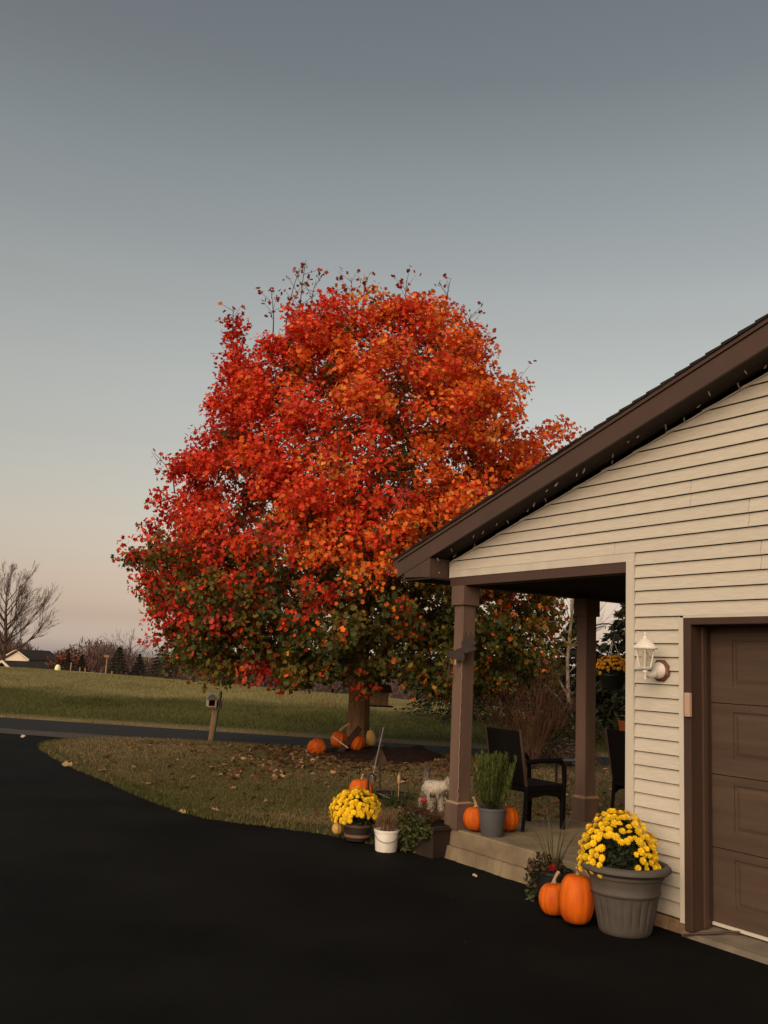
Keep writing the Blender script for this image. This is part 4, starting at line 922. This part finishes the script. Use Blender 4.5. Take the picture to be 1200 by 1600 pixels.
def crown_cols(P, rho, per):
    n = len(P); z = P[:, 2]; x = P[:, 0]
    a = vnoise(P, .9, 12); b = vnoise(P, 1.9, 13); c3 = vnoise(P, 1.4, 15)
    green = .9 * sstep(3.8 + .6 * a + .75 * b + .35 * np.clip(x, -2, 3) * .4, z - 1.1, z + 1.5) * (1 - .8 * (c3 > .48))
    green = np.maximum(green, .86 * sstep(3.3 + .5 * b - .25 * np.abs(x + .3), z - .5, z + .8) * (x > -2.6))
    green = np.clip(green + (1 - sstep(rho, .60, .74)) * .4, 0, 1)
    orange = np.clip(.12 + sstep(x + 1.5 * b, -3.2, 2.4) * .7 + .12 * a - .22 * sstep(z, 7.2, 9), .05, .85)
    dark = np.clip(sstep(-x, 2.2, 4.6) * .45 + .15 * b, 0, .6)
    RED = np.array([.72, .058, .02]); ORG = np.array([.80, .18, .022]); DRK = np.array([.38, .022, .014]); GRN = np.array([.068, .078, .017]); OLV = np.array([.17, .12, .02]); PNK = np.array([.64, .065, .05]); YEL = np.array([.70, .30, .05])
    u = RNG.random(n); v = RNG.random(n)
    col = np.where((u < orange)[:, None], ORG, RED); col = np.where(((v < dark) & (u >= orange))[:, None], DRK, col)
    w_ = RNG.random(n); col = np.where((w_ < .07)[:, None], PNK, col); col = np.where(((w_ > .94) & (x > -1.5))[:, None], YEL, col)
    g = RNG.random(n) < green; col = np.where(g[:, None], np.where((RNG.random(n) < .42)[:, None], OLV, GRN), col)
    return col
# leaves in drooping sprays around each twig end
NPER = 118; ns = len(CP); base = np.repeat(CP, NPER, 0); rb = np.repeat(CR, NPER); n = len(base)
sr = np.repeat(RNG.uniform(.24, .50, ns), NPER)
outw = unit(np.c_[base[:, 0] + .4, base[:, 1], (base[:, 2] - 4) * .6])
off = RNG.normal(size=(n, 3)); off = unit(off) * (RNG.random((n, 1)) ** .45); off[:, 2] *= .8
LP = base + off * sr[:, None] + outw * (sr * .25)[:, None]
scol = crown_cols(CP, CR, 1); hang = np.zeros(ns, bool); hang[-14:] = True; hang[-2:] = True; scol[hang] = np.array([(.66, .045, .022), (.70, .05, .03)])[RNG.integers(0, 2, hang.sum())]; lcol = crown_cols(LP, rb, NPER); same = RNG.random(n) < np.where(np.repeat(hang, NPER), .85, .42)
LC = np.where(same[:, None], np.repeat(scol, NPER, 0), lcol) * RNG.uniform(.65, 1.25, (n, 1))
IP, IR, _ = crown_pt(19000, .15, .7); IP += RNG.normal(size=IP.shape) * .1
IC = crown_cols(IP, IR * .8, 1) * RNG.uniform(.6, 1.2, (len(IP), 1))
LP = np.r_[LP, IP]; LC = np.r_[LC, IC]; n = len(LP)
Nn = RNG.normal(size=(n, 3)) * .85 + unit(np.c_[LP[:, 0] + .4, LP[:, 1], (LP[:, 2] - 4)]) * .7 + [0, 0, .35]
front = RNG.random(n)
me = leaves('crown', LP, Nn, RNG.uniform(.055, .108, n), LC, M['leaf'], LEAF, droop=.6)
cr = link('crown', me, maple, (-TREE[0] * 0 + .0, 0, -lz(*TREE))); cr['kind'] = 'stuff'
# bare shoots with a few leaves above the crown
mb = MB(); PP = []
for (x, y, z, h, lean) in ((-2.0, -.3, 8.9, 1.55, .18), (-1.72, -.3, 9.1, 1.45, .05), (-2.25, -.4, 8.8, 1.0, -.12), (-1.5, -.2, 9.2, .9, .1), (-.6, 0, 9.6, .7, -.05), (-.35, 0, 9.6, .75, .08), (1.5, 0, 9.6, .8, .12), (2.0, 0, 8.9, .7, .1), (3.0, 0, 7.5, .8, .25), (-4.1, -.4, 5.2, .85, -.6), (-3.1, -.6, 8.7, .6, -.05), (-1.0, 0, 9.5, .6, -.1), (.6, 0, 9.8, .5, 0), (2.4, 0, 8.6, .5, .2)):
    pts = [Vector((x, y, z)) + Vector((lean * h * f_ * f_, 0, h * f_)) for f_ in (0, .35, .7, 1)]; mb.tube(pts, [.016, .012, .008, .004], 5, False)
    for j in range(6):
        f_ = random.uniform(.2, .9); p = pts[0].lerp(pts[-1], f_); q = p + Vector((random.uniform(-.3, .3), random.uniform(-.2, .2), random.uniform(.1, .3))); mb.tube([p, q], [.006, .003], 4, False)
        for _ in range(4 if h > .85 else 2): PP.append(q + Vector((random.gauss(0, .06), random.gauss(0, .06), random.gauss(0, .06))))
mb.build('shoots', M['twig'], maple, (0, 0, -lz(*TREE)))['kind'] = 'stuff'
PP = np.array(PP); n = len(PP); o = link('shoot_leaves', leaves('shoot_leaves', PP, RNG.normal(size=(n, 3)), RNG.uniform(.07, .11, n), pick([(.28, .03, .015), (.2, .02, .012), (.4, .1, .02)], n), M['leaf'], droop=1), maple, (0, 0, -lz(*TREE))); o['kind'] = 'stuff'
# wooden birdhouse hung at the trunk
bh = thing('bird_feeder', 'wooden bird feeder with dark sloped roof beside the maple trunk', 'bird feeder', (.06, 18.75, 1.02), .25)
MB().box(-.14, .17, -.11, .11, 0, .26).build('box', M['wood'], bh, bevel=.006)
mb = MB(); mb.prism([(-.2, .25), (.24, .25), (.19, .40), (-.2, .40)], 'y', -.15, .15); mb.build('roof', M['wooddk'], bh, bevel=.006)
MB().box(-.16, .27, -.14, .14, -.03, -.001).build('tray', M['wooddk'], bh, bevel=.004)
mb = MB(); mb.tube([(.0, 0, .40), (.0, 0, .95)], .006, 5); mb.build('hanger', M['black'], bh)

# bare tree at left and the other far trees
def bare_tree(label, x, y, h, r, depth=5, seed=1, mt='twig', spread=.42, group=None, up=.1, kids=(2, 3), z=None):
    random.seed(seed); t = thing('bare_tree', label, 'tree', (x, y, fz(x, y) if z is None else z), 0, group)
    mb = MB(); mb.tube([(0, 0, -.3), (0, 0, h * .1), (0, 0, h * .2)], [r * 1.2, r, r * .9], 10, False); mb.build('trunk', M[mt], t, smooth=60)
    mb = MB(); ld = [Vector((.02 * h * sin(f_ * 5), .01 * h * cos(f_ * 4), h * f_)) for f_ in np.linspace(.15, .97, 9)]
    mb.tube(ld, [max(.012, r * .85 * (1 - i / 8.6)) for i in range(9)], 6, False)
    for i in range(24):
        f_ = .16 + .7 * (i / 24) ** 1.25; a = i * 2.4 + random.uniform(-.4, .4); p = ld[0].lerp(ld[-1], (f_ - .15) / .82)
        e = random.uniform(.7, 1.5) * spread / .42 * (1 - .45 * f_)
        grow(mb, p, (cos(a) * e, sin(a) * e, .75), h * (.40 - .27 * f_) * random.uniform(.85, 1.15), r * .42 * (1 - f_ * .7), depth, spread, up, kids, 4, .66, rmin=h * .0009)
    o = mb.build('branches', M[mt], t); o['kind'] = 'stuff'; return t
def az(px_tan, dist): return px_tan * dist, dist
x, y = az(-.391, 88); bare_tree('tall leafless tree standing alone at the far left field edge', x, y, 8.8, .24, 4, 5)
x, y = az(-.258, 175); bare_tree('leafless spreading tree rising above the distant brown woods', x, y, 12.4, .2, 3, 8, z=-7, spread=.6)
def puff_tree(label, x, y, z, h, w_, col, seed, n=900, name='far_tree', group=None, dense=.75):
    random.seed(seed); t = thing(name, label, 'tree', (x, y, z), 0, group)
    mb = MB(); mb.tube([(0, 0, 0), (0, 0, h * .5)], [h * .03, h * .015], 6, False); mb.build('trunk', M['twig'], t)
    P = []; 
    for i in range(12):
        a, e = random.uniform(0, 2 * pi), random.random() ** .5; c = np.array([w_ * .32 * e * cos(a), w_ * .32 * e * sin(a), h * random.uniform(.35, .8)]); P.append(c + unit(RNG.normal(size=(n // 12, 3))) * (RNG.random((n // 12, 1)) ** .33) * np.array([w_ * .24, w_ * .24, h * .2]))
    P = np.concatenate(P); o = link('crown', leaves('crown', P, RNG.normal(size=(len(P), 3)), RNG.uniform(.5, 1, len(P)) * h * .055, pick([col], len(P), .4), M['leafdry'], LEAF), t); o['kind'] = 'stuff'; return t
for lab, px, hz, wd, col, d, zz in (('rusty brown leafy tree with a broad round head above the far roofs', -.3245, 15, 8, (.085, .034, .024), 140, -6.5), ('smaller rust brown tree left of the broad rusty one', -.3395, 12, 7, (.075, .038, .03), 150, -7), ('far brown tree beside the white house on the ridge', -.357, 11, 9, (.08, .045, .036), 165, -7)):
    x, y = az(px, d); puff_tree(lab, x, y, zz, hz * (.62 if d > 145 else .60), wd, col, int(d), 1100)
def conifer(label, x, y, z, h, w_, seed, col=[(.03, .032, .022), (.038, .038, .026), (.024, .026, .019)], n=3000, group='dark spruces along the far field edge', name='spruce_tree', size=.05):
    random.seed(seed); t = thing(name, label, 'tree', (x, y, z), 0, group)
    mb = MB(); mb.tube([(0, 0, -.2), (0, 0, h * .5), (0, 0, h)], [h * .03, h * .018, h * .004], 6, False); mb.build('trunk', M['twig'], t)
    f_ = RNG.random(n) ** .75; lev = np.floor(f_ * 14) / 14 + RNG.normal(size=n) * .012; a = RNG.uniform(0, 2 * pi, n); r_ = w_ / 2 * (1 - lev) * (.35 + .65 * RNG.random(n) ** .5) * (1 + .28 * np.sin(a * 5 + lev * 40) + .12 * np.sin(a * 9 - lev * 60))
    P = np.c_[r_ * np.cos(a), r_ * np.sin(a), h * (lev * .96 + .03) - r_ * .22]; U = np.c_[np.cos(a), np.sin(a), -.45 + RNG.normal(size=n) * .25]
    o = link('crown', leaves('crown', P, RNG.normal(size=(n, 3)) * .6 + [0, 0, .8], RNG.uniform(.6, 1.3, n) * h * size, pick(col, n, .35), M['needle'], OVAL * np.array([.7, 1, 1]), updir=U), t); o['kind'] = 'stuff'; return t
for lab, px, d, h, wd in (('small dark spruce left of the tall field post', -.3073, 95, 3.3, 2.2), ('broad dark spruce right of the tall field post', -.269, 90, 4.0, 3.6), ('narrow dark spruce between the broad spruce and the maple', -.2475, 92, 3.7, 2.8), ('dark spruce partly behind the left edge of the maple crown', -.224, 88, 4.3, 4.6), ('dark small evergreen next to the bright yellow cover', -.3215, 80, 2.4, 1.6)):
    x, y = az(px, d); conifer(lab, x, y, fz(x, y) - .2, h - (fz(x, y) + .3) * 0 + .0, wd, int(d + h * 10))
# distant woods: a deep band of leafless purple brown trees
def woods(name, label, a0, a1, d0, d1, z, hmin, hmax, ntree, per, cols, lsize):
    A = RNG.uniform(a0, a1, ntree); D = RNG.uniform(d0, d1, ntree); Hh = RNG.uniform(hmin, hmax, ntree) * (1 + .15 * np.sin(A * 60)); Wd = Hh * RNG.uniform(.35, .6, ntree)
    c = np.c_[A * D, D, np.full(ntree, z)]; P = np.repeat(c, per, 0); hh, ww = np.repeat(Hh, per), np.repeat(Wd, per); n = len(P)
    d = unit(RNG.normal(size=(n, 3))) * RNG.random((n, 1)) ** .4
    P = P + np.c_[d[:, 0] * ww * .62, d[:, 1] * ww * .62, hh * (.52 + .5 * d[:, 2])]
    tc_ = np.repeat(pick(cols, ntree, .3), per, 0) * RNG.uniform(.65, 1.3, (n, 1)); sh = OVAL * np.array([.35, 1.6, 1])
    up = np.c_[d[:, 0] * .5, d[:, 1] * .5, np.full(n, 1.)] + RNG.normal(size=(n, 3)) * .3
    tag(link(name, leaves(name, P, RNG.normal(size=(n, 3)), RNG.uniform(.6, 1.3, n) * lsize, tc_, M['leafdry'], sh, updir=up)), label, 'woods', kind='stuff')
woods('distant_woods', 'distant belt of leafless purple brown woods behind the field', -.43, .34, 170, 240, -9, 9.0, 12.4, 800, 240, [(.15, .095, .085), (.13, .088, .08), (.16, .088, .07), (.135, .1, .092)], 1.1)  # distance haze mixed into the brown twig colours
woods('thicket', 'pinkish brown leafless thicket seen below the maple crown', -.2, .06, 75, 95, -3.2, 2.6, 4.0, 90, 260, [(.12, .078, .066), (.10, .068, .058), (.13, .085, .07)], .26)

# evergreens and shrubs beyond the porch
EV = [(.020, .026, .013), (.028, .034, .016), (.016, .02, .011), (.034, .036, .018)]
for lab, x, y, h, wd, sd_ in (('dark evergreen with drooping boughs behind the red twig bush', 4.2, 30, 2.9, 5.2, 3), ('broad dark evergreen low at the right edge of the maple shade', 2.6, 33, 2.3, 4.4, 4), ('tall dark evergreen with a ragged top behind the hanging basket', 8.9, 33, 5.4, 5.0, 5), ('dark evergreen just right of the pale forked trunk', 7.1, 34, 4.2, 4.4, 6)):
    conifer(lab, x, y, fz(x, y) - .1, h, wd, sd_, EV, 7000, 'evergreens beyond the porch', 'evergreen_tree', .055)
random.seed(5)
bt = thing('birch_tree', 'slender pale trunk forking low, with bare branches beyond the porch', 'tree', (6.0, 29.2, .0))
mb = MB(); mb.tube([(0, 0, 0), (-.05, 0, .5), (-.16, 0, 1.1), (-.2, 0, 2.2), (-.12, 0, 3.2), (.0, 0, 4.6), (.1, 0, 6)], [.09, .07, .058, .052, .045, .03, .012], 8, False); mb.build('trunk', M['birch'], bt, smooth=60)
mb = MB(); mb.tube([(.02, 0, .1), (.12, 0, .6), (.16, .1, 1.4), (.4, .2, 2.6)], [.06, .048, .035, .02], 7, False); mb.tube([(-.03, 0, .15), (-.2, 0, .7), (-.5, 0, 1.1), (-.95, 0, 1.5)], [.05, .042, .03, .015], 6, False)
mb.tube([(-.16, 0, 1.1), (-.45, 0, 1.6), (-.7, 0, 2.3), (-.75, 0, 3.0)], [.04, .032, .025, .01], 6, False)
for i in range(14):
    z = random.uniform(1.2, 4.5); a = random.uniform(0, 2 * pi); grow(mb, (-.15, 0, z), (cos(a), sin(a) * .6, .8), 1.0, .016, 2, .5, .1, (2, 3), 3, .7)
mb.build('branches', M['birch'], bt)['kind'] = 'stuff'
# red twig bush
random.seed(9); X0, Y0 = 2.75, 17.3
rb_ = thing('burning_bush', 'leafless red brown twig bush fanning up behind the porch chair', 'bush', (X0, Y0, lz(X0, Y0)))
mb = MB()
for i in range(24):
    a = random.uniform(0, 2 * pi); e = random.random() * .75; grow(mb, (.22 * e * cos(a), .22 * e * sin(a), 0), (cos(a) * e, sin(a) * e, 1), random.uniform(.6, .9), .012, 3, .45, .1, (2, 3), 3, .68, rmin=.0035, sides=3)
mb.build('twigs', M['twigred'], rb_)['kind'] = 'stuff'
def shrub(label, x, y, r, h, n, size, cols, name='shrub', mt='leaf'):
    t = thing(name, label, 'shrub', (x, y, lz(x, y) if poly_sd(np.array([x]), np.array([y]), LAWN)[0] > 0 else fz(x, y)))
    mb = MB()
    for i in range(7): a = i * .9; mb.tube([(0, 0, 0), (r * .5 * cos(a), r * .5 * sin(a), h * .6)], [.02, .008], 5, False)
    mb.build('stems', M['twig'], t); d = unit(RNG.normal(size=(n, 3))); d[:, 2] = np.abs(d[:, 2]); P = d * np.array([r, r, h]) * RNG.uniform(.5, 1, (n, 1)) ** .5 * (1 + .1 * vnoise(d, 3, 2)[:, None]) + [0, 0, .05]
    o = link('foliage', leaves('foliage', P, d + RNG.normal(size=(n, 3)) * .6, RNG.uniform(.6, 1.3, n) * size, pick(cols, n, .35), M[mt], OVAL), t); o['kind'] = 'stuff'
shrub('rounded olive shrub left of the second porch post in the yard', 5.2, 25.5, .95, 1.0, 3000, .09, [(.055, .048, .015), (.07, .055, .02), (.045, .042, .014)])
shrub('low dry brown perennial mound near the black side table', 3.75, 18.6, .6, .45, 1800, .06, [(.11, .075, .05), (.075, .048, .03), (.15, .11, .08)], 'dry_perennial', 'leafdry')
shrub('low grey green shrub under the maple left of its trunk', -1.0, 62, 1.3, 1.4, 900, .2, [(.05, .055, .04), (.06, .06, .045)])
ob = thing('planter_box', 'rust orange planter box far off behind the hanging basket', 'planter', (8.0, 30.2, .02), .3)
MB().frustum(0, 0, 0, .4, .24, .28).build('box', M['orangebox'], ob, bevel=.01)
MB().box(-.25, .25, -.25, .25, .385, .402).build('soil', M['soil'], ob)

# ------------------------------------------------------------------ mailbox, markers, far houses
mx = thing('mailbox', 'weathered mailbox and newspaper box on a leaning wooden post by the road', 'mailbox', (-3.47, 20.75, -.01), .25)
mb = MB(); mb.box(-.055, .055, -.055, .055, -.35, .72); mb.build('post', M['wood'], mx, rot=(0, R(3.5), 0), bevel=.006)
mb = MB()
mb.box(-.088, .088, -.26, .2, .98, 1.0)
mb.box(-.09, -.068, -.26, .2, 1.0, 1.13); mb.box(.068, .09, -.26, .2, 1.0, 1.13); mb.box(-.068, .068, .17, .2, 1.0, 1.13)
mb.build('box', M['keypad'], mx, (-.05, 0, -.22))
mb = MB(); arc = [(.105 * cos(t), 1.125 + .12 * sin(t)) for t in np.linspace(pi, 0, 11)]; mb.prism(arc, 'y', -.22, .24); mb.build('lid', M['metalgrey'], mx, (-.05, 0, -.22), smooth=40)
MB().box(-.065, .065, .1, .165, 1.0, 1.12).build('shade_block', M['black'], mx, (-.05, 0, -.22))  # black block standing in for the shade inside the open box
mb = MB(); mb.prism([(.10, .96), (.215, .96), (.215, 1.16), (.175, 1.24), (.10, 1.12)], 'y', -.1, .25); mb.build('newspaper_box', M['keypad'], mx, (-.03, .05, -.26), bevel=.005)
gp = thing('marker_pole', 'thin green plastic marker pole beside the roadside mailbox', 'marker pole', (-3.36, 20.55, .0))
mb = MB(); mb.tube([(-.04, 0, 0), (.01, 0, .45), (.07, 0, 1.08)], [.02, .022, .018], 8); mb.build('rod', M['greenpole'], gp, smooth=50)
mb = MB(); mb.lathe([(.001, .94), (.028, .94), (.028, 1.08), (.001, 1.09)], 8, (.065, 0, 0), cap=False); mb.build('band', M['greenpole'], gp)
def far_house(name, label, x, y, z, L_, W_, wh, rh, rz_, wm, rm):
    t = thing(name, label, 'house', (x, y, z), rz_)
    MB().prism([(-W_ / 2, 0), (W_ / 2, 0), (W_ / 2, wh), (0, wh + rh), (-W_ / 2, wh)], 'y', -L_ / 2, L_ / 2).build('wall', M[wm], t)
    mb = MB()
    for s_ in (1, -1):
        mb.prism([(0, wh + rh + .25), (s_ * (W_ / 2 + .5), wh - .5 * rh / (W_ / 2) + .25), (s_ * (W_ / 2 + .5), wh - .5 * rh / (W_ / 2) + .02), (0, wh + rh + .02)][::s_], 'y', -L_ / 2 - .4, L_ / 2 + .4)
    mb.build('roof', M[rm], t)
    mb = MB()
    for s_ in (1, -1): mb.prism([(0, wh + rh + .27), (s_ * (W_ / 2 + .52), wh - .5 * rh / (W_ / 2) + .27), (s_ * (W_ / 2 + .52), wh - .5 * rh / (W_ / 2) + .10), (0, wh + rh + .10)][::s_], 'y', -L_ / 2 - .5, -L_ / 2 - .402)
    mb.build('rake_board', M['whitefar'], t)
    for i in range(3):
        f = MB().box(W_ / 2, W_ / 2 + .06, -L_ / 2 + 1.5 + i * 3.6, -L_ / 2 + 2.6 + i * 3.6, .9, 2.1).build('window', M['rooffar'], t)
    return t
far_house('far_house', 'tan gabled house with a dark roof half sunk behind the field crest', -28.7, 78.0, -4.1, 3.2, 8.0, 2.5, 2.2, R(-30), 'housefar', 'rooffar')
far_house('far_house', 'small white house on the ridge behind the tan gabled house', -54.2, 151, -2.6, 7, 4.4, 2.9, 1.2, R(-20), 'whitefar', 'rooffar')
mb = MB(); mb.box(-5.5, 5.5, -2, 2, 0, 2.3); t = thing('white_barn', 'long low white and red barn to the right of the far white house', 'barn', (-55.5, 160, -2.3), R(5)); mb.build('wall', M['whitefar'], t)
mb = MB(); mb.prism([(-2.6, 2.3), (2.6, 2.3), (0, 3.2)], 'x', -5.8, 5.8); mb.build('roof', M['orangebox'], t)
ch = thing('yellow_cover', 'small bright white and yellow cover at the far field edge', 'cover', (*az(-.3316, 58), fz(*az(-.3316, 58)) - .05))
MB().lathe([(.001, 0), (.22, 0), (.24, .1), (.2, .34), (.12, .46), (.001, .5)], 16, cap=False).build('hood', M['reflect'], ch, (0, 0, .06), smooth=60); ch.scale = (.75, .75, .75)
MB().lathe([(.001, -.1), (.25, -.1), (.25, .09), (.001, .099)], 12, cap=False).build('base', M['black'], ch)
for lab, px, d, h in (('short pale stake just right of the bright yellow cover', -.3181, 58, .55), ('tiny pale stake second right of the yellow cover', -.3085, 57, .28), ('tiny pale stake third right of the yellow cover', -.303, 57, .25), ('tiny pale stake nearest below the tall field post', -.275, 52, .25)):
    x, y = az(px, d); t = MB(); t.box(-.035, .035, -.03, .03, -.1, h); tag(t.build('stake', M['wood'], None, (x, y, fz(x, y))), lab, 'stake')
x, y = az(-.2815, 75); t = thing('field_post', 'tall thin pale post with a small box on top at the field edge', 'post', (x, y, fz(x, y) - .3), .2)
MB().box(-.05, .05, -.05, .05, 0, 2.0).build('pole', M['wood'], t); MB().box(-.22, .16, -.12, .12, 2.0, 2.18).build('box', M['wood'], t)
